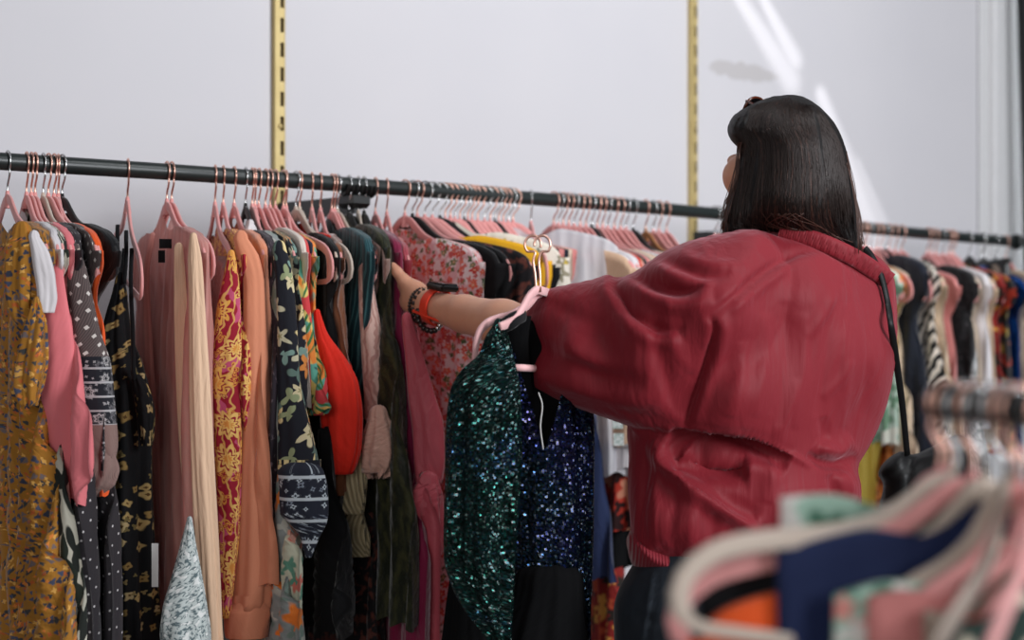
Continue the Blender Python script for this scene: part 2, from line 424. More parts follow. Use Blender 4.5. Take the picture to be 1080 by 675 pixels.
M['greydot'] = speckle('grey_white_fleck', S(130,136,136), S(220,220,220), 100, .5)
M['nightfloral'] = softfloral('black_orange_floral', S(28,24,24), [S(206,110,36), S(186,60,40), S(150,130,60)], 22, .4)
M['kimono'] = softfloral('red_gold_kimono', S(140,34,30), [S(210,150,70), S(40,34,30), S(190,80,50)], 22, .4)
def foil():
    g = G('blue_foil_sequin', .25, 0, .5, .8); g.col(g.mix(g.noise(g.uv(), 30, 2), S(30,110,200), S(20,60,150)))
    g.bump(g.noise(g.uv(), 60, 3), 1., .006); return g.m
M['foil'] = foil()
M['mintpale'] = softfloral('pale_mint_print', S(190,214,196), [S(226,230,214), S(120,160,130)], 14, .5)
M['greenwhite'] = softfloral('mint_white_floral', S(166,200,182), [S(230,226,220), S(70,120,96), S(226,150,140)], 20, .5)
M['labelwhite'] = solid('white_label', S(226,224,222), .7, 0, .1)
M['taupe'] = solid('taupe_fabric', S(158,140,126), .85)
M['greenblack'] = softfloral('green_black_floral', S(30,50,44), [S(90,150,120), S(200,190,170), S(190,70,60)], 16, .45)

M['greyprint'] = speckle('grey_green_print', S(150,166,160), S(200,204,202), 200, .5)

M['mintclose'] = softfloral('mint_white_close_floral', S(166,200,182), [S(230,226,220), S(96,140,120), S(226,150,140)], 42, .5)
# ------------------------------------------------------------------ the setting
WP = np.array([-.485, 2.943]); WD = np.array([.774, .633]); WN = np.array([.633, -.774])   # back wall: point, along, out of the wall
def wall_pt(s, out=0., z=0.):
    p = WP+WD*s+WN*out; return np.array([p[0], p[1], z])
RW = np.array([[WD[0], WN[0], 0], [WD[1], WN[1], 0], [0, 0, 1.]])   # columns: along, out, up
def wall_box(mb, s0, s1, o0, o1, z0, z1, bev=0):
    c = wall_pt((s0+s1)/2, (o0+o1)/2, (z0+z1)/2)
    mb.box(c, (s1-s0, abs(o1-o0), z1-z0), RW, bev)
def wall_px(px, py):
    """wall point (s, z) seen at a pixel"""
    k = (px-CX)/F; s = (k*WP[1]-WP[0])/(WD[0]-k*WD[1]); d = WP[1]+WD[1]*s
    return s, CAMZ+(HY-py)/F*d
def wallmat():
    g = G('painted_wall', .5, 0, .35)
    tc = g.n('ShaderNodeTexCoord'); v = tc.outputs['Object']
    base = g.mix(g.noise(v, 2.5, 3), S(206,203,206), S(196,194,199))
    # a filled, unpainted patch beside the second standard
    s0, z0 = wall_px(785, 76); s1, _ = wall_px(751, 76); s2, _ = wall_px(820, 76)
    mp = g.vm('SUBTRACT', g.vm('ADD', v, g.vm('SCALE', g.vm('SUBTRACT', g.noise(v, 30, 2, out='Color'), (.5, .5, .5)), sc=.03)), (s0, 0, z0))
    q = g.vm('LENGTH', g.vm('MULTIPLY', mp, (1/((s2-s1)*.52), 0, 1/.024)))
    g.col(g.mix(g.step(q, 1.12, .85), base, S(184,180,181)))
    g.bump(g.noise(v, 220, 2), .06, .001); return g.m
M['wall'] = wallmat()
SE = wall_px(1031, 150)[0]      # where the wall meets the pilaster
mb = MB()
mb.box((SE/2-1.0, .06, 1.5), (SE+2.0, .12, 3.0))
wl = mb.build('wall_back', M['wall'], smooth=False)
# object frame follows the wall, so its coordinates run (along, into the wall, up)
wl.matrix_world = Matrix([[WD[0], -WN[0], 0, WP[0]], [WD[1], -WN[1], 0, WP[1]], [0, 0, 1, 0], [0, 0, 0, 1]])
tag(wl, kind='structure')
M['trimwhite'] = solid('white_gloss_paint', S(206,205,206), .4, 0, .05)
M['trimgrey'] = solid('grey_gloss_paint', S(172,173,178), .4, 0, .05)
s_a, s_b, s_c, s_d = [wall_px(x, 150)[0] for x in (1031, 1042, 1060, 1073)]
mb = MB(); wall_box(mb, s_a, s_a+.05, 0, .012, 0, 3, .004); wall_box(mb, s_a+.045, s_a+.21, -.02, .035, 0, 3, .006)
tag(mb.build('trim_1', M['trimwhite'], smooth=False), kind='structure')
mb = MB(); wall_box(mb, s_a+.2, s_a+.5, -.03, .006, 0, 3, .004)
tag(mb.build('trim_2', M['trimgrey'], smooth=False), kind='structure')
# glazed door beyond, only its dark frame edge is in view
p0 = W(1077, 0, 4.55); p1 = W(1083.5, 240, 4.55)
dv = (p1-p0)/(p1[2]-p0[2])
a = p0+dv*(2.9-p0[2]); b = p0+dv*(0-p0[2])
mb = MB(); mb.tube([a, (a+b)/2, b], .014, 10)
b2 = b+np.array([.7*WD[0], .7*WD[1], 0]); a2 = a+np.array([.7*WD[0], .7*WD[1], 0])
mb.tube([a2, b2], .014, 10); mb.tube([a, a2], .014, 10); mb.tube([b+[0, 0, .03], b2+[0, 0, .03]], .014, 10)
dr = mb.build('window_1', M['blackmetal']); tag(dr, kind='structure')
gg = G('window_glass', .02, 0, .5); gg.b.inputs['Transmission Weight'].default_value = 1; gg.col(S(235,240,240))
mesh_np('pane', [a, a2, b2, b], [(0, 1, 2, 3)], gg.m, dr, smooth=False)
mb = MB(); mb.box((0.6, 2.2, -.05), (9, 8, .1))
gf = G('concrete_floor', .6); gf.col(gf.mix(gf.noise(gf.obj(), 3, 4), S(120,116,114), S(98,95,94)))
tag(mb.build('floor', gf.m, smooth=False), kind='structure')
mb = MB(); wall_box(mb, -2.0, SE, 0, .015, 0, .1, .004)
tag(mb.build('baseboard_back', M['trimwhite'], smooth=False), kind='structure')

# slotted wall standards
M['brass'] = (lambda g: (g.col(g.mix(g.noise(g.obj(), 30, 3), S(204,184,130), S(182,160,106))), g.m)[-1])(G('gold_anodised_channel', .45, metallic=.3))
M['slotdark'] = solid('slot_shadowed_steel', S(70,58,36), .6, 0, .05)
def standard(px, label, n=48):
    s, _ = wall_px(px, 100)
    root = empty('slotted_wall_standard', wall_pt(s, 0, .1), label, 'shelf standard', 'gold slotted standards on the wall')
    w = .0125; o1 = .014; z0, z1 = .12, 2.75
    mb = MB()
    wall_box(mb, s-w, s-w+.0135, 0, o1, z0, z1, .0012)          # solid side of the channel
    wall_box(mb, s+w-.0035, s+w, 0, o1, z0, z1, .001)
    P = .0508; z = z0
    while z < z1-.02:
        wall_box(mb, s-w+.013, s+w-.003, .010, o1-.0006, z, min(z+.021, z1)); z += P
    mb.build('channel', M['brass'], root, root.location, False)
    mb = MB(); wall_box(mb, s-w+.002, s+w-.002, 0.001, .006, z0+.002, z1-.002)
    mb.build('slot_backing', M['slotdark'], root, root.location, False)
    for zz in (wall_px(px, 134)[1], .5, 2.5):
        mb = MB(); mb.lathe([(0, .0035), (.003, .003), (.0055, .001), (.0055, 0)], wall_pt(s, o1, zz), np.array([WN[0], WN[1], 0]), 14)
        mb.build('screw', M['brass'], root, root.location)
    return s
def reparent(o, root):
    o.parent = root; o.matrix_parent_inverse = Matrix.Translation(-Vector(root.location)); return o
sA = standard(292, 'gold slotted wall standard behind the hangers near the black bracket')
sB = standard(728.5, 'gold slotted wall standard on the white wall beside the long-haired woman')

# ------------------------------------------------------------------ rails
RA = np.array([-.81, 2.25]); RB = np.array([1.45, 4.10]); RL = np.linalg.norm(RB-RA); RD = (RB-RA)/RL
RR = .0142
def rail_at(px):
    k = (px-CX)/F; t = (k*RA[1]-RA[0])/(RD[0]-k*RD[1])
    return rail_s(t)
def rail_s(t):
    p = RA+RD*t; f = t/RL
    zz = [(-.5, .262), (0, .2715), (.12, .2758), (.25, .2775), (.43, .2785), (.62, .275), (.8, .267), (1., .262), (1.1, .26)]
    z = float(smooth_interp(np.array([f]), [a for a, b in zz], [b for a, b in zz])[0])
    return np.array([p[0], p[1], CAMZ+z])
root = empty('clothes_rail', rail_s(.3), 'long black wall-mounted clothes rail carrying the full row of garments', 'clothes rail')
mb = MB(); mb.tube([rail_s(t) for t in np.linspace(-.9, RL, 80)], RR, 24)
reparent(mb.build('tube', M['rail']), root)
e = rail_s(RL); d3 = (rail_s(RL)-rail_s(RL-.05))/.05
mb = MB(); mb.lathe([(RR+.004, -.004), (RR+.0075, 0), (RR+.008, .008), (RR+.006, .016), (RR*.6, .022), (0, .024)], e, d3, 24)
reparent(mb.build('end_cap', M['blackmetal']), root)
def bracket(pxr, s):
    r = rail_at(pxr); w = wall_pt(s, .014, 0)
    # arm: deep flat bar from the wall standard rising to the saddle below the tube
    a = np.array([w[0], w[1], r[2]-.030]); b = np.array([r[0], r[1], r[2]-.036]); dd = (b-a); L = np.linalg.norm(dd); u = dd/L
    mb = MB()
    prof = []
    for t in np.linspace(0, 1, 14):
        h = .016+.004*(1-t); prof.append((a+dd*t, h))
    side = np.cross(u, [0, 0, 1.]); side /= np.linalg.norm(side)
    V = []; Q = []
    for p, h in prof:
        for sx, sz in ((-1, 1), (1, 1), (1, -1), (-1, -1)): V.append(p+side*.006*sx+np.array([0, 0, 1.])*h*sz)
    for i in range(len(prof)-1):
        for k in range(4): Q.append((i*4+k, i*4+(k+1) % 4, (i+1)*4+(k+1) % 4, (i+1)*4+k))
    Q += [(3, 2, 1, 0), tuple(len(V)-4+k for k in range(4))]
    mb.add(V, Q)
    d2 = np.array([RD[0], RD[1], 0.])
    # flared saddle: half collar that the tube rests in, thickening into the arm
    for off in np.linspace(-.03, .03, 7):
        pts = []
        for t in np.linspace(-math.pi*.98, -.02*math.pi, 16):
            pts.append(r+d2*off+np.array([WN[0], WN[1], 0])*math.cos(t)*(RR+.004)+np.array([0, 0, 1.])*math.sin(t)*(RR+.004))
        mb.tube(pts, .0045, 6)
    mb.box(b+np.array([0, 0, .008])-u*.012, (.05, .05, .03), np.array([[d2[0], -d2[1], 0], [d2[1], d2[0], 0], [0, 0, 1]]), .008)
    return mb
mb = bracket(377, sA); reparent(mb.build('bracket', M['blackmetal'], smooth=False), root)
kB = (728-CX)/F
sRB = sB; wpt = wall_pt(sB); tB = np.dot(wpt[:2]-RA, RD); prB = rail_s(tB); pxB = prB[0]/prB[1]*F+CX
mb = bracket(pxB, sB); reparent(mb.build('bracket', M['blackmetal'], smooth=False), root)

# ------------------------------------------------------------------ hangers
def arm_drop(u):
    """drop of a hanger arm's top edge below the neck top, at distance u from the stem"""
    return smooth_interp(np.abs(np.asarray(u, float)), [0, .014, .035, .06, .10, .14, .185, .21, .223, .30], [0, .004, .020, .038, .053, .062, .074, .088, .112, .14])
def hanger_meshes(bar=True):
    mb = MB(); pts = []
    us = list(np.linspace(0, .2, 26))
    R = [(u, -.058-float(arm_drop([u])[0])) for u in us]
    R += [(.2115, -.148), (.2185, -.158), (.2205, -.169), (.217, -.180), (.208, -.187), (.195, -.190)]
    if bar:
        R += [(.15, -.190), (.08, -.190)]
        L = [(-u, z) for u, z in R[::-1][:-1]]
        path = R+[(0, -.190)]+[(-u, z) for u, z in R[::-1]][:-1]
        P = np.array([(u, 0, z) for u, z in path]); rad = []
        for u, z in path:
            rad.append(.0075 if z > -.182 else .0046)
        mb.tube(P, rad, 10, closed=True, ell=((0, 1, 0), .36, 1.0, 1))
    else:
        path = [(-u, z) for u, z in R[::-1]][:-1]+R
        P = np.array([(u, 0, z) for u, z in path])
        mb.tube(P, .0062, 10, ell=((0, 1, 0), .5, 1.0, 1))
    mb.lathe([(.0026, .012), (.0036, .008), (.0045, 0), (.006, -.010), (.0072, -.016)], (0, 0, -.058), (0, 0, 1), 12)
    # shoulder notches
    hk = MB(); c = np.array([0, 0, 0.]); Rk = RR+.0030
    pts = [(0, -.060), (0, -.05), (0, -.040), (.002, -.034), (.008, -.027), (.0125, -.0205)]
    pts += [(Rk*math.cos(t), Rk*math.sin(t)) for t in np.radians(np.linspace(-42, 205, 22))]
    pts += [(-Rk*.93-.001, -Rk*.55), (-Rk*.9-.002, -Rk*.62)]
    P = spline(np.array([(u, 0, z) for u, z in pts]), 60)
    hk.tube(P, .0017, 8)
    return mb, hk
_hb, _hk = hanger_meshes(); _hb2, _ = hanger_meshes(False)
PROTO = {}
def _proto(key, body, hook, mbody):
    ob = mbody.build('body', M[body]); oh = _hk.build('hook', M[hook])
    PROTO[key] = (ob.data, oh.data); bpy.data.objects.remove(ob); bpy.data.objects.remove(oh)
for k, b, h in (('pc', 'pinkv', 'copper'), ('ps', 'pinkv', 'steel'), ('bs', 'beigev', 'steel'), ('bc', 'beigev', 'copper'), ('ks', 'blackv', 'steel'), ('lc', 'palepink', 'copper'), ('tc', 'brownsuede', 'copper')):
    _proto(k, b, h, _hb if k != 'tc' else _hb2)
HCOL = {'pc': 'pink', 'ps': 'pink', 'bs': 'beige', 'bc': 'beige', 'ks': 'black', 'lc': 'pale pink', 'tc': 'tan'}
HHOOK = {'pc': 'copper', 'ps': 'silver', 'bs': 'silver', 'bc': 'copper', 'ks': 'silver', 'lc': 'copper', 'tc': 'copper'}
def place_hanger(P, yaw, kind, label, group=None, roll=0., tilt=0.):
    """P: rail centre; yaw: direction of the near arm (world angle of local +x)"""
    r = empty('clothes_hanger', P, label, 'clothes hanger', group)
    r.rotation_mode = 'XYZ'
    r.rotation_euler = (tilt, roll, yaw)
    body, hook = PROTO[kind]
    for nm, me in (('hanger_body', body), ('hook', hook)):
        o = bpy.data.objects.new(nm, me); link(o, r)
    return r
DEF_YAW = math.atan2(WN[1], WN[0])
def proj(p): return p[0]/p[1]*F+CX, HY-(p[2]-CAMZ)/p[1]*F
def solve_yaw(P, px, u=.205, lo=-55, hi=55):
    best = None
    for dy in np.linspace(lo, hi, 221):
        y = DEF_YAW+math.radians(dy); q = P[:2]+u*np.array([math.cos(y), math.sin(y)])
        e = abs(q[0]/q[1]*F+CX-px)+abs(dy)*.12
        if best is None or e < best[0]: best = (e, y)
    return best[1]

# ------------------------------------------------------------------ garments
def panel_mesh(P, yaw, edge, bottom, T=.016, fold=.010, far=.205, neck=.03, top_u=.236, nc=56, nr=60, seed=0, wob=.004, roll=0., flare=0., topdrop=0., straps=False, umin=.04, shoulder=True, lam=(.055, .024), bottom_far=None):
    r_ = np.random.default_rng(seed+11)
    d = np.array([math.cos(yaw), math.sin(yaw)]); n = np.array([-d[1], d[0]])
    zs, us = [], []
    for y, x in edge:
        k = (x-CX)/F; den = d[0]-k*d[1]
        u = (k*P[1]-P[0])/den if abs(den) > .02 else .2
        u = float(np.clip(u, umin, .36)); dep = P[1]+u*d[1]
        zs.append(CAMZ+(HY-y)/F*dep); us.append(u)
    o_ = np.argsort(zs); zs = np.array(zs)[o_]; us = np.array(us)[o_]
    dep = P[1]+us[0]*d[1]; zb = CAMZ+(HY-bottom)/F*dep
    a = np.linspace(-1, 1, nc); a = np.sign(a)*(1-(1-np.abs(a))**1.35)   # denser toward the ends
    b = np.linspace(0, 1, nr)
    A, B = np.meshgrid(a, b)
    ut = A*(top_u if shoulder else us[-1])
    zt = P[2]-.046-arm_drop(np.minimum(np.abs(ut), .218))+topdrop
    if roll: zt = zt-np.sin(roll)*ut
    zt = zt-neck*np.exp(-(ut/.075)**4)
    zbot = zb + (0 if bottom_far is None else 0)
    Z = zt*(1-B)+zbot*B
    wn = smooth_interp(Z.ravel(), zs, us).reshape(Z.shape) if len(zs) > 1 else np.full(Z.shape, us[0])
    bl = np.clip((P[2]-.17-Z)/.06, 0, 1) if shoulder else np.ones_like(Z)
    wn = top_u*(1-bl)+wn*bl if shoulder else wn
    ln = P[2]-.15-Z
    wf = far+flare*np.clip(ln, 0, 2)
    wf = top_u*(1-bl)+wf*bl if shoulder else wf
    U = np.where(A > 0, A*wn, A*wf)
    if not shoulder: wn = np.where(Z > zs[-1], np.maximum(wn-(Z-zs[-1])*2.2, .06), wn)
    U = np.where(A > 0, A*wn, A*wf)
    lenz = np.clip(P[2]-.07-Z, 0, 2)
    grow = np.clip(lenz/.35, .12, 1.)
    p1, p2, p3 = r_.uniform(0, 6.28, 3); l1, l2 = lam[0]*r_.uniform(.8, 1.25), lam[1]*r_.uniform(.8, 1.25)
    drift = .6*np.sin(lenz*5+p3)+.35*np.sin(lenz*11+p1)
    fo = fold*grow*(np.sin(U/l1*2*math.pi+p1+drift)+.45*np.sin(U/l2*2*math.pi+p2+1.7*drift))
    U = U+wob*grow*np.sin(lenz*17+p2+A*2)
    th = np.maximum(.0065, T*(.45+.55*np.clip(lenz/.2, 0, 1)))*np.power(np.clip(1-np.abs(A)**5, 0, 1), .5)
    Vv, UVv, Q = [], [], []
    hem = .006*np.sin(U/l1*2*math.pi+p1+.8)*grow
    for side in (1, -1):
        v = side*th+fo
        zz = Z+np.where(B > .97, hem*B, hem*B)
        X = P[0]+U*d[0]+v*n[0]; Y = P[1]+U*d[1]+v*n[1]
        Vv.append(np.stack([X, Y, zz], -1).reshape(-1, 3))
        seg = np.hypot(np.diff(X, axis=1), np.diff(Y, axis=1)); arc = np.zeros_like(X)
        arc[:, :-1] = np.cumsum(seg[:, ::-1], axis=1)[:, ::-1]
        UVv.append(np.stack([-side*arc, Z-P[2]], -1).reshape(-1, 2))
    V = np.vstack(Vv); UV = np.vstack(UVv); N = nr*nc
    idx = np.arange(N).reshape(nr, nc)
    q = np.stack([idx[:-1, :-1], idx[:-1, 1:], idx[1:, 1:], idx[1:, :-1]], -1).reshape(-1, 4)
    Q = np.vstack([q[:, ::-1], q+N])
    # close the two side seams (their ends coincide) and the shoulder line away from the neck
    s1 = np.stack([idx[:-1, -1], idx[1:, -1], idx[1:, -1]+N, idx[:-1, -1]+N], -1)
    s0 = np.stack([idx[:-1, 0]+N, idx[1:, 0]+N, idx[1:, 0], idx[:-1, 0]], -1)
    keep = [i for i in range(nc-1) if abs(ut[0, i]) > .07]
    t = np.array([[idx[0, i], idx[0, i+1], idx[0, i+1]+N, idx[0, i]+N] for i in keep])
    Q = np.vstack([Q, s1, s0]+([t] if len(t) else []))
    return V, Q, UV
def tube_mesh(rows, depth, P, flat=.6, folds=7, famp=.12, seed=0, n=48, nr=46, inner=True, slope=0., frill=0., du=0.):
    """a hanging tube of cloth (sleeve, skirt, cuff). rows: (y, xL, xR) as seen; depth: of its axis, slope: extra depth per metre down"""
    r_ = np.random.default_rng(seed+5)
    rows = np.array(rows, float); ys = rows[:, 0]
    yy = np.linspace(ys[0], ys[-1], nr)
    xl = smooth_interp(yy, ys, rows[:, 1]); xr = smooth_interp(yy, ys, rows[:, 2])
    th = np.linspace(0, 2*math.pi, n, endpoint=False)
    V, UV = [], []
    p1, p2 = r_.uniform(0, 6.28, 2)
    for i, y in enumerate(yy):
        f = i/(nr-1); dd = depth+slope*f
        c = W((xl[i]+xr[i])/2, y, dd); a = (xr[i]-xl[i])/2/F*dd
        am = famp*(.45+.55*f)+frill*max(0, (f-.8)/.2)
        rr = 1+am*np.sin(folds*th+p1+1.2*math.sin(f*4+p2))+.5*am*np.sin((folds*2+1)*th+p2+2*f)
        rr /= 1+am*.8
        bb = max(min(a*flat, .05), .004)
        x = c[0]+a*np.cos(th)*rr; yv = c[1]+bb*np.sin(th)*rr*1.; z = c[2]+np.zeros(n)+frill*.02*np.sin(folds*th+p1)*(f > .97)
        V.append(np.stack([x, yv, z], -1)); UV.append(np.stack([th*max(a, .02)*.8+du, np.full(n, c[2]-P[2])], -1))
    c0 = V[0].mean(0); aw = np.abs(V[0][:, 0]-c0[0]).max(); hh = min(.018, aw*1.2)
    pre = [((V[0]-c0)*s_+c0+np.array([0, 0, hh*e_])) for s_, e_ in ((.12, 1.), (.5, .88), (.78, .62), (.94, .28))]
    V = pre+V; UV = [UV[0]]*4+UV; nr = nr+4
    m = nr
    if inner:
        for k in range(5):
            f = k/4; L = V[nr-1]; c = L.mean(0); up = np.array([0, 0, .006*k]); s_ = .96 if k else .985
            V.append((L-c)*s_+c+up); UV.append(UV[nr-1])
        m += 5
    V = np.vstack(V); UV = np.vstack(UV)
    Q = [(i*n+k, i*n+(k+1) % n, (i+1)*n+(k+1) % n, (i+1)*n+k) for i in range(m-1) for k in range(n)]
    Q.append(tuple(range(n))[::-1])
    return V, Q, UV
GN = [0]
def garment(name, label, cat, hook, sh, edge, bottom, mat, h='pc', tubes=(), body=True, group=None, hlabel=None, short=None, P=None, yaw=None, hroll=0., hgroup=None, noh=False, hscale=1., **kw):
    """tubes: list of (part name, rows, material, depth offset, options)"""
    GN[0] += 1
    if P is None: P = rail_at(hook)
    if yaw is None: yaw = solve_yaw(P, sh)
    if not noh:
        place_hanger(P, yaw if kw.get('shoulder', True) else solve_yaw(P, hook+16), h, hlabel or f"{HCOL[h]} velvet hanger with {HHOOK[h]} hook holding the {short}", hgroup, roll=hroll, tilt=0).children[0].scale = (hscale, 1, 1)
    seed = GN[0]
    d = np.array([math.cos(yaw), math.sin(yaw)])
    base = P-np.array([0, 0, .07])
    if tubes: root = empty(name, base, label, cat, group)
    if body:
        V, Q, UV = panel_mesh(P, yaw, edge, bottom, seed=seed, roll=hroll, **kw)
        if tubes: mesh_np('body', V, Q, mat, root, base, UV)
        else:
            o = mesh_np(name, V, Q, mat, None, base, UV); tag(o, label, cat, group); root = o
    nd = P[1]+.2*d[1]
    for i, t in enumerate(tubes):
        pn, rows, m2, off = t[:4]; op = dict(t[4]) if len(t) > 4 else {}
        V, Q, UV = tube_mesh(rows, nd+off, P, seed=seed*7+i, **op)
        mesh_np(pn, V, Q, m2, root, base, UV)
    return root
def part(root, pn, mb, m, smooth=True):
    o = mb.build(pn, m, root, root.location, smooth); return o
# ------------------------------------------------------------------ garments on the long rail, from the near end outward
K = dict
garment('floral_dress', 'mustard yellow dress with small dark flowers and a ruffled neck, nearest end of the rail', 'dress', 8, 46,
        [(262, 44), (300, 46), (340, 45), (400, 45), (450, 50), (500, 54), (550, 58), (600, 63), (675, 69), (760, 76)], 740, M['mustard'], 'ps', short='mustard floral dress', fold=.014, T=.02, neck=.05,
        tubes=[('ruffle', [(246, 12, 34), (262, 6, 44), (290, 6, 46), (330, 10, 42), (352, 22, 40)], M['mustard'], -.02, K(folds=5, famp=.25, flat=.5)),
               ('flounce', [(318, 34, 44), (345, 26, 50), (372, 20, 50), (405, 16, 46), (428, 22, 40)], M['mustard'], -.035, K(folds=4, famp=.3, flat=.6))])
garment('blouse', 'white blouse with a short frilled sleeve, tucked between the mustard dress and pink top', 'blouse', 28, 58,
        [(262, 50), (300, 56), (330, 54), (500, 54), (620, 54)], 560, M['whitecotton'], 'pc', short='white frilled blouse', T=.012,
        tubes=[('sleeve', [(250, 30, 42), (270, 32, 54), (295, 36, 60), (312, 38, 61), (330, 40, 57)], M['whitecotton'], -.04, K(folds=4, famp=.14, flat=.7))])
garment('leaf_print_dress', 'pale dress printed with dark leaves, hanging below the pink short-sleeved top', 'dress', 33, 64,
        [(262, 56), (400, 64), (540, 76), (600, 77), (675, 79), (760, 80)], 740, M['leafprint'], 'pc', short='pale leaf-print dress', T=.016)
garment('jersey_shirt', 'dusty pink short-sleeved jersey top with a curling hem', 'top', 37, 72,
        [(262, 60), (300, 70), (350, 77), (400, 84), (450, 90), (490, 91), (540, 84)], 530, M['pinktee'], 'pc', short='dusty pink jersey top', T=.014, fold=.006,
        tubes=[('sleeve', [(282, 52, 66), (310, 47, 70), (350, 44, 77), (400, 44, 84), (440, 44, 89), (470, 46, 91), (490, 50, 91), (505, 54, 86)], M['pinktee'], -.03, K(folds=2, famp=.1, flat=.5)),
               ('hem', [(478, 52, 88), (500, 54, 84), (520, 56, 80), (536, 62, 78)], M['pinktee'], -.01, K(folds=3, famp=.2, flat=.5))])
garment('dotted_skirt', 'dark dotted dress whose skirt shows beneath the patterned sleeve', 'dress', 45.5, 80,
        [(262, 72), (400, 84), (540, 92), (600, 94), (675, 97), (760, 99)], 740, M['dots'], 'bs', short='dark dotted dress')
_P = rail_at(51); _dz = lambda y, d: CAMZ+(HY-y)/F*d-_P[2]
garment('patterned_blouse', 'brown white-squares blouse whose sleeve ends in black bandana print and gathered cuff', 'blouse', 51, 98,
        [(262, 84), (300, 92), (350, 102), (400, 108), (450, 110), (500, 112)], 500, geo_sleeve(-.27, -.47), 'pc', short='brown squares-print blouse', T=.012, fold=.005,
        tubes=[('sleeve', [(262, 74, 84), (285, 70, 92), (320, 71, 100), (350, 74, 107), (385, 76, 118), (430, 80, 122), (470, 88, 125), (486, 92, 122)], geo_sleeve(_dz(376, 2.1), _dz(448, 2.1)), -.03, K(folds=2, famp=.06, flat=.5)),
               ('cuff', [(478, 92, 121), (496, 84, 126), (510, 82, 122), (524, 86, 104)], M['rose'] if False else geo_sleeve(9, 8.9), -.03, K(folds=6, famp=.16, flat=.6))])
garment('orange_camisole', 'bright orange top showing as a thin strip beside the black strappy dress', 'top', 57, 101,
        [(258, 84), (272, 90), (300, 98), (330, 104), (360, 108), (500, 110)], 520, M['orange'], 'pc', short='orange top', T=.012, fold=.004)
garment('black_dress', 'plain black dress between the patterned blouse and the black floral dress', 'dress', 65.5, 118,
        [(250, 82), (275, 92), (320, 98), (380, 102), (450, 112), (520, 118), (600, 118), (675, 118), (760, 118)], 740, M['black'], 'ks', short='plain black dress', fold=.006)
garment('spotted_skirt', 'grey dotted skirt glimpsed low beside the black floral dress', 'skirt', 61.5, 108,
        [(500, 112), (560, 118), (600, 120), (675, 122), (760, 124)], 740, M['dots'], 'pc', short='grey dotted skirt', shoulder=False, fold=.008)
# black strappy floral dress: the hanger shows above it
_P = rail_at(135); _y = solve_yaw(_P, 151)
place_hanger(_P, _y, 'pc', 'pink velvet hanger standing alone on the rail above the black strappy dress', roll=.16)
def strap_dress():
    d = np.array([math.cos(_y), math.sin(_y)]); base = _P-np.array([0, 0, .1])
    root = empty('strappy_dress', base, 'black strappy dress scattered with tan flowers, hanging from thin shoulder straps', 'dress')
    rows = [(292, 122, 131), (310, 118, 134), (330, 112, 136), (360, 106, 142), (385, 103, 152), (420, 101, 160), (470, 100, 162), (530, 98, 163), (600, 98, 166), (675, 97, 170), (760, 97, 176)]
    V, Q, UV = tube_mesh(rows, 2.30, _P, flat=.8, folds=6, famp=.16, seed=3, n=72, nr=80)
    mesh_np('body', V, Q, M['blackfloral'], root, base, UV)
    V, Q, UV = tube_mesh([(392, 138, 146), (410, 140, 158), (440, 144, 163), (470, 148, 162)], 2.26, _P, flat=.6, folds=3, famp=.2, seed=8)
    mesh_np('frill', V, Q, M['blackfloral'], root, base, UV)
    for pts in ([(124, 237, 2.34), (124, 262, 2.33), (126, 296, 2.31)], [(133, 243, 2.31), (133, 270, 2.30), (131, 300, 2.29)], [(139, 262, 2.29), (138, 300, 2.27), (140, 350, 2.26), (141, 400, 2.25)], [(131, 262, 2.34), (128, 290, 2.33), (124, 312, 2.32)]):
        m = MB(); m.tube(spline([W(*p) for p in pts], 14), .0035, 6, ell=((1, 0, 0), 1, .4)); part(root, 'strap', m, M['black'])
strap_dress()
# sheer pink cardigan
garment('sheer_cardigan', 'sheer dusty pink open cardigan fading to cream, with a black neck label', 'cardigan', 176, 213,
        [(245, 206), (262, 213), (300, 216), (350, 219), (400, 216), (500, 216), (600, 218), (675, 220), (760, 222)], 740, M['sheerpink'], 'pc', short='sheer pink cardigan', far=.17, flare=-.02, T=.02, fold=.008, neck=.03, nc=70,
        tubes=[('sleeve', [(250, 200, 208), (275, 198, 213), (320, 199, 216), (400, 199, 221), (500, 202, 226), (600, 208, 232), (675, 211, 236), (760, 214, 242)], M['cream'], -.07, K(folds=4, famp=.2, flat=.45)),
               ('front_edge', [(248, 158, 164), (290, 150, 158), (400, 152, 163), (520, 163, 172), (600, 168, 174)], M['sheerpink'], .12, K(folds=2, famp=.2, flat=.4)),
               ('tie', [(262, 184, 194), (320, 184, 198), (400, 186, 199), (500, 192, 204), (556, 199, 207)], M['cream'], .02, K(folds=3, famp=.25, flat=.4))])
place_hanger(rail_at(181), solve_yaw(rail_at(181), 222), 'pc', 'pink velvet hanger close behind the one holding the sheer cardigan')
def neck_label(px, py, d, w, h, name, label_m, parent_label, cat):
    pass
def little_label():
    root = empty('neck_label', W(172, 258, 2.42), 'small black woven label inside the sheer pink cardigan neck', 'label')
    m = MB(); 
    for (x0, y0, x1, y1) in ((168, 253, 181, 262), (167, 264, 173, 276)):
        a, b = W(x0, y0, 2.345), W(x1, y1, 2.345); c = (a+b)/2; m.box(c, (abs(b[0]-a[0]), .002, abs(a[2]-b[2])), None, 0)
    o = m.build('woven_label', M['black'], root, root.location, False)
    bpy.data.objects.remove(root); return o
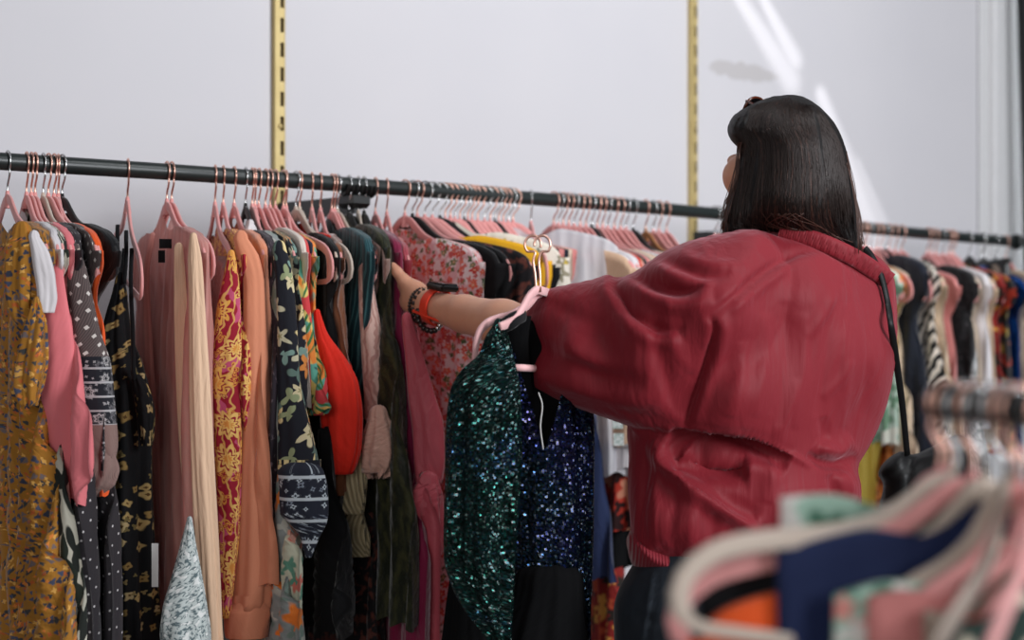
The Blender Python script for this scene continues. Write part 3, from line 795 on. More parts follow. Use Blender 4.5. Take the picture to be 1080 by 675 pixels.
# label belongs to the cardigan
_card = [o for o in COL.objects if o.name == 'sheer_cardigan'][0]
m = MB()
for (x0, y0, x1, y1) in ((168, 252, 181, 262), (167, 264, 174, 277)):
    a, b = W(x0, y0, 2.325), W(x1, y1, 2.325); c = (a+b)/2; m.box(c, (abs(b[0]-a[0]), .0018, abs(a[2]-b[2])))
part(_card, 'neck_label', m, M['black'], False)
a, b = W(160, 573, 2.2), W(167, 619, 2.2)
m = MB(); m.box((a+b)/2, (abs(b[0]-a[0]), .0015, abs(a[2]-b[2])), None)
o = m.build('swing_tag', M['labelwhite'], None, tuple((a+b)/2), False); tag(o, 'long white paper tag hanging between the black floral dress and cardigan', 'tag')
garment('speckled_shirt', 'mint and white speckled shirt tail showing under the sheer cardigan', 'shirt', 192, 205,
        [(262, 200), (400, 208), (555, 206), (600, 214), (675, 222)], 560, M['minttweed'], 'pc', short='speckled mint shirt', body=False, noh=True,
        tubes=[('shirt_tail', [(548, 197, 203), (575, 190, 207), (610, 179, 213), (645, 168, 218), (668, 166, 221), (690, 172, 222)], M['minttweed'], -.10, K(folds=3, famp=.12, flat=.4))])
garment('pleated_dress', 'dusty pink finely pleated dress seen through the hanger beside the red paisley dress', 'dress', 227, 244,
        [(275, 240), (300, 243), (350, 243), (400, 243), (500, 236), (600, 233)], 640, M['dustyrib'], 'pc', short='dusty pink pleated dress', far=.15, neck=.07, topdrop=-.04, hroll=.05)
garment('paisley_dress', 'red and gold paisley floral dress hanging next to the sheer cardigan', 'dress', 235.5, 254,
        [(270, 247), (290, 252), (350, 256), (400, 258), (500, 255), (560, 251), (600, 247), (650, 240)], 652, M['paisley'], 'pc', short='red paisley dress', far=.10, flare=-.05, T=.016, fold=.005,
        tubes=[('sleeve', [(268, 240, 248), (290, 236, 252), (330, 228, 255), (400, 223, 257), (480, 225, 256), (560, 228, 253), (610, 231, 248), (652, 234, 243)], M['paisley'], -.03, K(folds=3, famp=.1, flat=.4))])
garment('crepe_blouse', 'peach long-sleeved blouse with a buttoned gathered cuff', 'blouse', 247, 276,
        [(262, 268), (282, 276), (320, 280), (400, 282), (500, 284), (600, 286), (640, 286)], 620, M['peach'], 'pc', short='peach blouse', T=.014,
        tubes=[('sleeve', [(252, 246, 262), (272, 250, 274), (300, 256, 279), (400, 255, 281), (500, 250, 284), (580, 247, 286), (625, 244, 287), (642, 240, 286)], M['peach'], -.035, K(folds=4, famp=.1, flat=.6)),
               ('cuff', [(640, 241, 285), (645, 237, 286), (655, 236, 285), (666, 236, 283), (672, 237, 282)], M['peach'], -.035, K(folds=7, famp=.03, flat=.6))])
garment('flecked_blouse', 'dark purple blouse flecked with grey, beside the peach sleeve', 'blouse', 259, 286,
        [(262, 274), (300, 284), (350, 291), (400, 294), (500, 294), (560, 292), (600, 290)], 598, M['purplefleck'], 'ks', short='dark flecked blouse', T=.015)
garment('crumpled_blouse', 'small white crumpled top perched on the rail end of a hanger beside the peach blouse', 'top', 262, 270,
        [(250, 264), (262, 270)], 270, M['whitecotton'], 'bs', short='small white top', body=False, noh=True,
        tubes=[('collar', [(236, 260, 268), (243, 257, 271), (252, 258, 272), (262, 264, 276)], M['whitecotton'], .1, K(folds=3, famp=.25, flat=.8))])
garment('orange_flower_blouse', 'grey-green blouse with an orange flower at its shoulder', 'blouse', 266, 292,
        [(262, 280), (280, 290), (320, 297), (400, 301), (480, 300), (560, 303), (675, 312), (760, 316)], 740, M['orangefloral'], 'pc', short='orange-flower blouse')
garment('pink_flower_skirt', 'pale mint skirt with coral flowers hanging low under the bandana hem', 'skirt', 269, 296,
        [(552, 304), (575, 310), (620, 312), (675, 312), (760, 312)], 740, M['mintfloral'], 'pc', short='mint skirt with coral flowers', shoulder=False, fold=.008)
garment('botanical_kimono', 'black kimono with cream flowers and bandana-print pointed hem', 'kimono', 273, 308,
        [(255, 296), (280, 306), (320, 314), (380, 318), (450, 314), (500, 308), (520, 306)], 510, M['darkfloral'], 'pc', short='black botanical kimono', T=.014,
        tubes=[('sleeve', [(262, 287, 302), (290, 290, 309), (340, 292, 314), (400, 293, 318), (460, 293, 332), (500, 292, 342)], M['darkfloral'], -.075, K(folds=3, famp=.08, flat=.5)),
               ('hem_band', [(498, 292, 342), (515, 293, 346), (540, 293, 347), (552, 304, 345), (566, 316, 338), (588, 322, 329)], darkfloral_band(9), -.085, K(folds=3, famp=.08, flat=.5))])
garment('wool_jacket', 'cream jacket whose edge curves over the black botanical kimono', 'jacket', 280, 318,
        [(250, 300), (265, 310), (290, 318), (330, 322), (380, 324), (430, 326)], 432, M['creamjacket'], 'pc', short='cream jacket', T=.012, fold=.002, topdrop=.006)
garment('coral_camisole', 'coral red top showing as a thin curved edge', 'top', 285, 322,
        [(250, 302), (270, 312), (300, 322), (330, 325), (400, 328)], 420, M['coral'], 'pc', short='coral top', T=.011, fold=.002, topdrop=.004)
garment('tropical_blouse', 'orange and turquoise tropical leaf blouse', 'blouse', 290.5, 330,
        [(262, 314), (290, 324), (340, 331), (380, 336), (410, 343), (432, 347)], 434, M['tropical'], 'pc', short='tropical leaf blouse', T=.013, fold=.006,
        tubes=[('sleeve', [(280, 308, 320), (310, 312, 326), (350, 314, 331), (390, 318, 337), (420, 322, 346), (438, 324, 342)], M['tropical'], -.03, K(folds=3, famp=.1, flat=.5))])
garment('long_black_skirt', 'long black skirt with a flared hem below the bandana print', 'skirt', 302, 345,
        [(450, 352), (540, 356), (600, 362), (640, 368), (675, 360)], 672, M['black'], 'pc', short='long black skirt', shoulder=False, fold=.012, T=.02)
garment('scarlet_dress', 'scarlet red puffed dress with a long red ribbon', 'dress', 312, 366,
        [(250, 326), (300, 334), (335, 342), (380, 362), (430, 378)], 480, M['red'], 'bs', short='scarlet dress', T=.01, shoulder=True, top_u=.14,
        tubes=[('sleeve', [(330, 331, 338), (350, 331, 345), (380, 334, 366), (405, 335, 378), (440, 337, 382), (470, 341, 381), (488, 344, 377), (500, 348, 372)], M['red'], -.045, K(folds=6, famp=.12, flat=.6)),
               ('ribbon', [(490, 338, 344), (530, 341, 350), (575, 347, 357), (612, 350, 358)], M['red'], -.02, K(folds=2, famp=.1, flat=.3))])
garment('black_cardigan', 'black cardigan under the long beige hanger', 'cardigan', 316, 352,
        [(262, 334), (290, 346), (340, 352), (400, 354), (500, 356)], 540, M['black'], 'bc', short='black cardigan', T=.012)
garment('pleated_skirt', 'cream pleated tiered blouse hem below the scarlet sleeve', 'blouse', 329, 372,
        [(480, 384), (520, 388), (560, 392), (590, 388)], 588, M['pleatcream'], 'pc', short='cream pleated blouse', shoulder=False, body=False,
        tubes=[('upper_tier', [(470, 348, 386), (500, 350, 388), (530, 351, 386), (542, 352, 384)], M['pleatcream'], -.02, K(folds=9, famp=.05, flat=.4)),
               ('lower_tier', [(530, 354, 382), (550, 353, 386), (572, 356, 391), (587, 360, 390)], M['pleatcream'], -.0, K(folds=7, famp=.12, flat=.4))])
garment('velvet_dress', 'rust brown velvet dress with tan seams behind the pink hanger', 'dress', 338, 358,
        [(275, 350), (300, 356), (350, 360), (400, 362), (500, 364)], 520, M['brown'], 'pc', short='rust velvet dress', T=.014)
garment('striped_shirt', 'dark teal satin shirt with fine pale stripes', 'shirt', 350, 388,
        [(252, 374), (264, 382), (285, 389), (320, 391), (360, 388), (400, 384), (450, 382), (520, 384)], 560, M['tealstripe'], 'pc', short='teal striped shirt', T=.018, fold=.008, topdrop=.012)
garment('brocade_dress', 'dark brown printed dress showing low behind the cream pleats', 'dress', 353, 392,
        [(300, 380), (480, 384), (560, 392), (640, 398), (675, 400), (760, 402)], 740, M['darkbrocade'], 'pc', short='dark printed dress')
garment('swirl_blouse', 'pale pink velvet blouse with swirls and a smocked flared cuff', 'blouse', 356, 404,
        [(264, 392), (300, 398), (350, 404), (400, 408)], 440, M['velvetfloral'], 'bs', short='pale pink swirl blouse', T=.012,
        tubes=[('sleeve', [(285, 378, 392), (320, 378, 397), (345, 379, 402), (380, 381, 408), (410, 383, 411), (430, 385, 410), (444, 386, 410)], M['velvetfloral'], -.018, K(folds=3, famp=.1, flat=.6)),
               ('cuff', [(438, 389, 410), (450, 386, 416), (465, 382, 424), (478, 380, 428), (490, 380, 426), (501, 383, 416)], M['smock'], -.06, K(folds=9, famp=.16, flat=.7, frill=.35))])
garment('crushed_velvet_dress', 'long olive green crushed velvet dress', 'dress', 368, 405,
        [(246, 392), (256, 400), (280, 405), (320, 409), (370, 417), (430, 424), (500, 429), (580, 435), (663, 440)], 664, M['olive'], 'ks', short='olive velvet dress', T=.02, fold=.006, topdrop=.02)
garment('white_slip', 'white slip skirt hem peeking out low beside the olive velvet dress', 'skirt', 378, 424,
        [(480, 432), (560, 440), (600, 445), (640, 452), (664, 454)], 665, M['whitecotton'], 'bs', short='white slip skirt', shoulder=False, fold=.004)
garment('wine_cardigan', 'deep magenta velvet cardigan touched by the hand', 'cardigan', 384, 418,
        [(256, 406), (270, 416), (300, 421), (350, 427), (400, 430), (500, 436), (600, 452), (675, 470), (760, 476)], 740, M['magenta'], 'ks', short='magenta velvet cardigan', T=.02, fold=.006, topdrop=.012)
garment('rose_blouse', 'dusty rose satin blouse with a bell-shaped ruffled cuff', 'blouse', 396, 428,
        [(262, 422), (300, 427), (340, 434), (400, 440), (440, 440), (480, 446), (560, 456), (675, 474), (760, 478)], 740, M['rose'], 'pc', short='dusty rose blouse', T=.012,
        tubes=[('sleeve', [(336, 423, 435), (352, 424, 440), (380, 427, 449), (420, 430, 462), (450, 434, 471), (480, 436, 472), (505, 438, 468), (515, 440, 462)], M['rose'], -.10, K(folds=3, famp=.14, flat=.6)),
               ('cuff', [(508, 440, 463), (520, 430, 467), (535, 421, 468), (552, 424, 469), (570, 434, 469), (586, 446, 466)], M['rose'], -.115, K(folds=5, famp=.22, flat=.6))])
garment('pink_camisole', 'rose pink camisole on the hanger nearest the reaching hand', 'camisole', 408, 428,
        [(258, 420), (280, 428), (330, 432)], 330, M['dustyrose'], 'pc', short='rose pink camisole', T=.01)
garment('ditsy_dress', 'white and pink dress covered in small red flowers behind the wrist', 'dress', 427, 500,
        [(262, 478), (280, 494), (300, 504), (330, 511), (380, 514), (450, 518), (550, 524), (675, 532), (760, 536)], 740, M['redditsy'], 'pc', short='red ditsy floral dress', T=.02, fold=.007)
_run = [(435, 'ks', 'black_blouse', 'black blouse right behind the red ditsy dress', 'blouse', 'black', 520, 'black blouse'),
        (440, 'pc', 'black_camisole', 'black top showing between two pink hangers above the ditsy dress', 'top', 'black', 530, 'black top'),
        (448, 'ps', 'brocade_blouse', 'black top with a rusty brown print, beside the mustard cardigan', 'top', 'darkbrocade', 553, 'black top with rusty print')]
for hk, st, nm, lb, ct, mt, shx, sh_ in _run:
    garment(nm, lb, ct, hk, shx, [(264, shx-4), (320, shx), (400, shx+4), (600, shx+6)], 600, M[mt], st, short=sh_, T=.012)
garment('knit_cardigan', 'mustard yellow knitted cardigan curving over the black tops', 'cardigan', 456, 575,
        [(262, 535), (280, 560), (300, 575), (340, 582), (450, 590)], 520, M['yellow'], 'ps', short='mustard yellow cardigan', T=.013, topdrop=.012, fold=.003, neck=.03)
garment('black_jumper', 'black jumper glimpsed above the white blossom blouse', 'jumper', 464, 574,
        [(262, 548), (285, 568), (320, 580), (450, 590)], 520, M['black'], 'ks', short='black jumper', T=.012)
garment('blossom_blouse', 'white blouse printed with black and grey blossoms', 'blouse', 475, 606,
        [(258, 600), (280, 604), (300, 606), (400, 612)], 520, M['blobfl'], 'pc', short='black blossom blouse', T=.016, topdrop=.02, neck=.03)
garment('rose_jacket', 'dusty rose jacket between blossom blouse and sheer white blouse', 'jacket', 498, 634, [(262, 588), (290, 592), (330, 596)], 480, M['dustyrose'], 'pc', short='dusty rose jacket', T=.012, top_u=.16, hscale=.66)
garment('white_blouse', 'sheer white lace blouse with raised shoulders behind the sleeve', 'blouse', 541, 658,
        [(238, 628), (255, 641), (280, 653), (310, 662), (420, 668), (500, 668)], 500, M['sheerwhite'], 'pc', short='sheer white lace blouse', T=.03, topdrop=.034, neck=.05)
GRP = 'slim hangers packed along the rail between the hand and the sheer blouse'
_ord = ['first', 'second', 'third', 'fourth', 'fifth', 'sixth', 'seventh', 'eighth', 'ninth', 'tenth', 'eleventh', 'twelfth', 'thirteenth', 'fourteenth', 'fifteenth', 'sixteenth', 'seventeenth', 'eighteenth', 'nineteenth', 'twentieth']
_fm = ['tan', 'dustyrose', 'black', 'tan', 'charcoal', 'cream', 'black', 'dustyrose', 'navyblack', 'tan', 'dustyrose', 'black']
_fn = {'black': 'black', 'dustyrose': 'dusty rose', 'tan': 'tan floral', 'charcoal': 'charcoal', 'cream': 'cream', 'navyblack': 'navy black', 'brownsuede': 'tan brown', 'navy': 'navy', 'whitecotton': 'white', 'beige': 'beige'}
for i, hk in enumerate((469.5, 480, 485, 489.5, 493.5, 504, 511, 517, 522, 526, 531, 536)):
    st = ('pc', 'ps', 'pc', 'ks', 'pc')[i % 5]; mt = _fm[i]
    garment('blouse', f'{_fn[mt]} blouse, {_ord[i]} of those squeezed between blossom blouse and sheer white blouse', 'blouse', hk, (610+(hk-475)*.9) if i else 580,
            [(262, 575+i), (330, 578+i), (420, 580+i)], 430, M[mt], st, short='', hgroup=GRP, group='blouses squeezed behind the blossom blouse',
            hlabel=f'slim {HCOL[st]} hanger, {_ord[i]} of the packed run approaching the sheer white blouse', T=.008, nc=24, nr=20, fold=.004, neck=.03, top_u=.15, far=.15, hscale=.62)
_run2 = [(584, 'pc', 'cream', 662, 'cream'), (589, 'ps', 'whitecotton', 664, 'white'), (594, 'pc', 'tan', 668, ''), (600, 'pc', 'whitecotton', 668, ''), (605.5, 'ps', 'black', 668, ''), (612, 'pc', 'cream', 670, ''),
         (618, 'pc', 'brownsuede', 676, ''), (624, 'ks', 'charcoal', 680, ''), (630, 'pc', 'dustyrose', 684, ''), (635.5, 'pc', 'tan', 690, ''), (641, 'ps', 'cream', 694, ''), (648, 'pc', 'whitecotton', 704, ''),
         (654.5, 'pc', 'dustyrose', 712, ''), (660, 'ps', 'tan', 718, ''), (668, 'ks', 'black', 724, ''), (681, 'tc', 'brownsuede', 732, ''), (689, 'ps', 'navyblack', 742, ''), (695, 'pc', 'charcoal', 748, ''), (703, 'pc', 'dustyrose', 756, '')]
for i, (hk, st, mt, shx, _) in enumerate(_run2):
    garment('camisole', f'{_fn[mt]} top, {_ord[i]} in the cluster behind the wine-red sleeve', 'top', hk, shx,
            [(258, shx), (300, shx), (400, shx+6)], 470, M[mt], st, group='tops clustered behind the woman\'s sleeve', hgroup='hangers clustered over the wine-red sleeve',
            hlabel=f'{HCOL[st]} hanger with thin {HHOOK[st]} hook, {_ord[i]} of the cluster above the wine-red sleeve', T=.009, nc=26, nr=22, fold=.004, neck=.03, topdrop=-.002)
# low pieces seen between the sequinned dress and the jacket
garment('folded_tshirt', 'white folded t-shirt with a grey square print, below the jacket sleeve', 't-shirt', 606, 668,
        [(280, 655), (420, 664), (450, 664), (492, 662)], 494, M['whitecotton'], 'pc', short='white printed t-shirt', T=.02, noh=True, fold=.005)
_ts = [o for o in COL.objects if o.name == 'folded_tshirt'][0]
for (x0, y0, x1, y1) in ((646, 436, 657, 452), (647, 457, 658, 470)):
    a, b = W(x0, y0, 2.78), W(x1, y1, 2.78); m = MB(); m.box((a+b)/2, (abs(b[0]-a[0]), .002, abs(a[2]-b[2]))); part(_ts, 'square_print', m, M['greyprint'], False)
garment('red_floral_dress', 'red dress with dark flowers, low between sequinned dress and jacket', 'dress', 615, 672,
        [(280, 655), (480, 669), (555, 669), (600, 668)], 560, M['redfloral'], 'pc', short='red dress with dark flowers', noh=True)
garment('navy_skirt', 'navy blue tiered skirt behind the sequinned dress', 'skirt', 560, 640,
        [(440, 628), (480, 634), (520, 638), (560, 645), (610, 652)], 612, M['navy'], 'ps', short='navy tiered skirt', shoulder=False, fold=.006)
garment('black_trousers', 'black trousers hanging low behind the navy skirt', 'trousers', 627, 676, [(500, 664), (590, 664), (675, 664), (760, 664)], 600, M['black'], 'ks', short='black trousers', shoulder=False, noh=True)
garment('kimono', 'red and gold patterned kimono hem, low beside the jeans', 'kimono', 642, 668, [(560, 648), (620, 652), (675, 655), (760, 655)], 740, M['kimono'], 'pc', short='red and gold kimono', shoulder=False, noh=True)
# far section of the rail, past the woman's head
place_hanger(rail_at(754), DEF_YAW, 'ps', 'hanger with a silver hook touching the woman\'s hair')
place_hanger(rail_at(759), DEF_YAW, 'ps', 'second silver-hooked hanger beside the woman\'s hair')
far = [
 (905, 'pc', 'kimono', 'mint_blouse', 'pale mint printed blouse peeking past the jacket', 'blouse', 'mintpale', 946, [(270, 930), (400, 944), (450, 945), (500, 946)], 470, 'pale mint blouse', {}),
 (911, 'pc', '', 'lemon_dress', 'lemon yellow dress showing below the jacket shoulder', 'dress', 'lemon', 944, [(290, 930), (390, 942), (410, 938), (470, 930), (520, 922)], 560, 'lemon yellow dress', {}),
 (918.5, 'ps', '', 'lace_dress', 'rust orange lace dress low beside the jacket', 'dress', 'orangelace', 950, [(290, 930), (430, 940), (520, 945), (600, 948)], 600, 'rust orange lace dress', {}),
 (924.5, 'pc', '', 'cream_trousers', 'cream long skirt hanging inside the black bag strap', 'skirt', 'beige', 956, [(290, 940), (400, 952), (450, 960), (490, 966), (560, 972)], 560, 'cream long skirt', {}),
 (929, 'pc', '', 'navy_coat', 'navy black long coat next to the zebra blouse', 'coat', 'navyblack', 972, [(275, 948), (300, 960), (340, 966), (400, 974), (450, 982), (520, 990)], 540, 'navy black coat', dict(topdrop=.03, T=.025)),
 (938, 'pc', '', 'zebra_blouse', 'black and cream zebra striped blouse', 'blouse', 'zebra', 984, [(278, 960), (300, 974), (340, 984), (380, 992), (430, 1000)], 460, 'zebra striped blouse', dict(topdrop=.024, T=.02)),
 (944, 'pc', '', 'beige_coat', 'beige coat between zebra blouse and black jacket', 'coat', 'beige', 992, [(285, 980), (320, 990), (380, 1000), (440, 1012), (520, 1020)], 520, 'beige coat', dict(T=.016)),
 (951, 'pc', '', 'rose_dress', 'dusty rose dress on a visible pink hanger, beyond the zebra blouse', 'dress', 'dustyrose', 1006, [(285, 984), (320, 998), (400, 1010)], 470, 'dusty rose dress', dict(T=.014)),
 (978, 'pc', '', 'lace_jacket', 'black jacket with fuzzy lace sleeve beyond the beige coat', 'jacket', 'blacklace', 1024, [(285, 1000), (310, 1014), (350, 1024), (375, 1027), (400, 1024)], 404, 'black lace jacket', dict(T=.02, topdrop=.012)),
 (982, 'pc', '', 'speckled_dress', 'grey and white speckled dress, low beyond the black lace jacket', 'dress', 'greydot', 1026, [(290, 1008), (380, 1028), (440, 1034), (520, 1044)], 520, 'grey speckled dress', {}),
 (987, 'pc', '', 'tan_blouse', 'tan floral blouse with a furled sleeve beside the white blouse', 'blouse', 'tan', 1030, [(285, 1006), (310, 1022), (350, 1030), (400, 1034)], 430, 'tan floral blouse', {}),
 (994, 'ps', '', 'white_shirt', 'white shirt beyond the black lace jacket', 'shirt', 'whitecotton', 1040, [(285, 1014), (300, 1028), (340, 1038), (400, 1044), (430, 1046)], 450, 'white shirt', dict(T=.02, topdrop=.01)),
 (1000, 'pc', '', 'sand_dress', 'sand coloured dress between the white shirt and red kimono', 'dress', 'beige', 1046, [(285, 1022), (310, 1038), (360, 1047), (430, 1052)], 470, 'sand coloured dress', {}),
 (1006, 'pc', '', 'red_kimono', 'dark red kimono with gold pattern near the far rail end', 'kimono', 'kimono', 1054, [(282, 1028), (300, 1044), (360, 1053), (430, 1056)], 480, 'dark red kimono', dict(topdrop=.012)),
 (1022, 'ks', '', 'night_floral_dress', 'black dress with orange flowers beside the blue sequins', 'dress', 'nightfloral', 1066, [(285, 1044), (310, 1056), (360, 1063), (430, 1066)], 480, 'black orange-flower dress', dict(topdrop=.006)),
 (1037, 'ks', '', 'blue_sequin_dress', 'shiny blue sequinned dress near the end of the rail', 'dress', 'foil', 1078, [(285, 1052), (310, 1064), (360, 1073), (430, 1078)], 480, 'blue sequinned dress', dict(topdrop=.004)),
 (1050, 'ks', '', 'beige_knit', 'beige fleece jacket, last garment but one on the rail', 'jacket', 'beige', 1092, [(282, 1066), (310, 1080), (400, 1090)], 440, 'beige fleece jacket', dict(topdrop=.012)),
 (1061, 'pc', '', 'grey_jacket', 'charcoal grey jacket, last garment on the rail', 'jacket', 'charcoal', 1102, [(282, 1076), (310, 1090), (400, 1100)], 440, 'charcoal grey jacket', dict(topdrop=.008))]
for hk, st, _, nm, lb, ct, mt, shx, ed, bt, sh_, kw in far:
    garment(nm, lb, ct, hk, shx, ed, bt, M[mt], st, short=sh_, nc=40, nr=44, **{**dict(T=.014, fold=.008), **kw})
# wide black trouser hanger hanging near the end of the rail
def clip_hanger():
    P = rail_at(1036); y = solve_yaw(P, 1066, .17); 
    root = empty('clip_hanger', P, 'flat black plastic hanger with clips near the far end of the rail', 'clothes hanger'); root.rotation_euler = (0, 0, y)
    m = MB(); m.box((0, 0, -.068), (.34, .010, .014), None, .003); m.build('bar', M['blackmetal'], root, None, False)
    o = bpy.data.objects.new('hook', PROTO['ks'][1]); link(o, root)
    for sx in (-.14, .14):
        m = MB(); m.box((sx, 0, -.085), (.025, .016, .05), None, .003); m.build('clip', M['blackmetal'], root, None, False)
clip_hanger()
for i, hk in enumerate((913.5, 934, 1003)):
    place_hanger(rail_at(hk), solve_yaw(rail_at(hk), hk+44), ('pc', 'ps', 'pc')[i], ('bare pink hanger squeezed in just past the jacket collar', 'bare silver-hooked hanger squeezed beside the zebra blouse', 'bare pink hanger beside the red kimono')[i])
place_hanger(rail_at(299), solve_yaw(rail_at(299), 346), 'pc', 'bare pink hanger squeezed in beside the scarlet dress')
# ------------------------------------------------------------------ sculpting with distance fields
def surface_nets(Fv, xs, ys, zs):
    s = Fv < 0
    nx, ny, nz = Fv.shape
    acc = np.zeros((nx-1, ny-1, nz-1, 3), np.float32); cnt = np.zeros((nx-1, ny-1, nz-1), np.float32)
    C = [(0,0,0),(1,0,0),(0,1,0),(1,1,0),(0,0,1),(1,0,1),(0,1,1),(1,1,1)]
    sl = lambda c: (slice(c[0], nx-1+c[0]), slice(c[1], ny-1+c[1]), slice(c[2], nz-1+c[2]))
    for i in range(8):
        for k in range(3):
            a = C[i]
            if a[k]: continue
            b = tuple(a[j]+(j == k) for j in range(3))
            fa, fb = Fv[sl(a)], Fv[sl(b)]; cr = s[sl(a)] != s[sl(b)]
            w = np.nonzero(cr); t = fa[w]/(fa[w]-fb[w])
            for j in range(3): acc[w+(np.full(len(t), j),)] += a[j]+(t if j == k else 0)
            cnt[w] += 1
    cell = cnt > 0; idx = np.full(cnt.shape, -1, np.int64); w = np.nonzero(cell); idx[w] = np.arange(len(w[0]))
    p = acc[w]/cnt[w][:, None]
    ax = [np.asarray(xs), np.asarray(ys), np.asarray(zs)]; V = np.empty((len(p), 3))
    for j in range(3):
        i0 = w[j]; V[:, j] = ax[j][i0]+(ax[j][i0+1]-ax[j][i0])*p[:, j]
    Q = []
    for k in range(3):
        o = [j for j in range(3) if j != k]
        sa = [slice(1, n-1) for n in (nx, ny, nz)]; sa[k] = slice(0, (nx, ny, nz)[k]-1)
        sb = list(sa); sb[k] = slice(1, (nx, ny, nz)[k])
        A, B = s[tuple(sa)], s[tuple(sb)]
        w2 = np.nonzero(A != B); g = [w2[j]+(1 if j != k else 0) for j in range(3)]
        def gi(d0, d1):
            q = [g[0].copy(), g[1].copy(), g[2].copy()]; q[o[0]] -= d0; q[o[1]] -= d1; return idx[tuple(q)]
        q = np.stack([gi(1, 1), gi(0, 1), gi(0, 0), gi(1, 0)], -1); flip = A[w2] ^ (k == 1)
        q[~flip] = q[~flip][:, ::-1]; Q.append(q)
    return V, np.vstack(Q)
def relax(V, Q, it=3, lam=.6):
    E = np.vstack([Q[:, [0, 1]], Q[:, [1, 2]], Q[:, [2, 3]], Q[:, [3, 0]]])
    E = np.vstack([E, E[:, ::-1]]); deg = np.bincount(E[:, 0], minlength=len(V))[:, None]
    for k in range(it*2):
        m = np.stack([np.bincount(E[:, 0], V[E[:, 1], j], len(V)) for j in range(3)], -1)/np.maximum(deg, 1)
        V = V+(lam if k % 2 == 0 else -lam*1.04)*(m-V)*(deg > 0)
    return V
def normals(V, Q):
    a, b = V[Q[:, 2]]-V[Q[:, 0]], V[Q[:, 3]]-V[Q[:, 1]]; n = np.cross(a, b); N = np.zeros_like(V)
    for k in range(4):
        for j in range(3): N[:, j] += np.bincount(Q[:, k], n[:, j], len(V))
    return N/(np.linalg.norm(N, axis=1)[:, None]+1e-12)
def smin(a, b, k):
    h = np.clip(.5+.5*(b-a)/k, 0, 1); return b*(1-h)+a*h-k*h*(1-h)
def cap(X, a, b, ra, rb):
    a = np.array(a, np.float32); b = np.array(b, np.float32); ab = b-a
    t = np.clip(((X[0]-a[0])*ab[0]+(X[1]-a[1])*ab[1]+(X[2]-a[2])*ab[2])/float(ab@ab), 0, 1)
    return np.sqrt((X[0]-a[0]-t*ab[0])**2+(X[1]-a[1]-t*ab[1])**2+(X[2]-a[2]-t*ab[2])**2)-(ra+(rb-ra)*t)
def elli(X, c, r, R=None):
    """R columns: axes"""
    p = [X[i]-c[i] for i in range(3)]
    if R is not None: p = [p[0]*R[0][j]+p[1]*R[1][j]+p[2]*R[2][j] for j in range(3)]
    q = np.sqrt(sum((p[i]/r[i])**2 for i in range(3)))
    return (q-1)*min(r)
def grid(lo, hi, h):
    ax = [np.arange(lo[i], hi[i], h if np.isscalar(h) else h[i], dtype=np.float32) for i in range(3)]
    return ax, np.meshgrid(*ax, indexing='ij', sparse=False)
def poly_sd(poly, sm=0):
    """signed distance (pixels, inside < 0) of a smooth closed outline, tabulated at 2-pixel steps"""
    P = np.array(poly, float)
    if sm:
        n = len(P); out = []
        for i in range(n):
            p0, p1, p2, p3 = P[i-1], P[i], P[(i+1) % n], P[(i+2) % n]
            for f in np.arange(sm)/sm:
                out.append(.5*((2*p1)+(-p0+p2)*f+(2*p0-5*p1+4*p2-p3)*f*f+(-p0+3*p1-3*p2+p3)*f**3))
        P = np.array(out)
    x0, y0 = P.min(0)-60; x1, y1 = P.max(0)+60
    gx = np.arange(x0, x1, 2.); gy = np.arange(y0, y1, 2.); X, Y = np.meshgrid(gx, gy, indexing='ij')
    D = np.full(X.shape, 1e9); ins = np.zeros(X.shape, bool)
    for i in range(len(P)):
        a, b = P[i], P[(i+1) % len(P)]; ab = b-a; L = ab@ab
        if L < 1e-9: continue
        t = np.clip(((X-a[0])*ab[0]+(Y-a[1])*ab[1])/L, 0, 1)
        D = np.minimum(D, (X-a[0]-t*ab[0])**2+(Y-a[1]-t*ab[1])**2)
        c = (a[1] > Y) != (b[1] > Y)
        if ab[1] != 0: ins ^= c & (X < a[0]+(Y-a[1])*ab[0]/ab[1])
    D = np.sqrt(D); D[ins] *= -1; D = D.astype(np.float32)
    def f(px, py):
        u = np.clip((px-x0)/2, 0, len(gx)-1.001); v = np.clip((py-y0)/2, 0, len(gy)-1.001)
        i = u.astype(np.int32); j = v.astype(np.int32); fu = u-i; fv = v-j
        return (D[i, j]*(1-fu)+D[i+1, j]*fu)*(1-fv)+(D[i, j+1]*(1-fu)+D[i+1, j+1]*fu)*fv
    return f
def field(ctrl, p=2.5):
    """smooth field through control points (px, py, value)"""
    C = np.array(ctrl, float)
    def f(px, py):
        n = 0; d = 0
        for x, y, v in C:
            w = 1/(((px-x)**2+(py-y)**2)/2500.+.05)**(p/2); n = n+w*v; d = d+w
        return n/d
    return f
def inflate(X, sd, zc, T, R):
    px = X[0]/X[1]*F+CX; py = HY-(X[2]-CAMZ)/X[1]*F
    d = sd(px, py)*X[1]/F; dz = X[1]-zc(px, py)
    q = np.clip(-d/R, 0, 1); h = T(px, py)*np.sqrt(np.clip(1-(1-q)**2, 0, 1)+1e-6)
    f = np.where(d < 0, np.abs(dz)-h, np.hypot(np.abs(dz), d))
    return f*np.where(d < 0, np.clip(.45+.55*q, .3, 1), 1.)
def pxy(V): return V[:, 0]/V[:, 1]*F+CX, HY-(V[:, 2]-CAMZ)/V[:, 1]*F
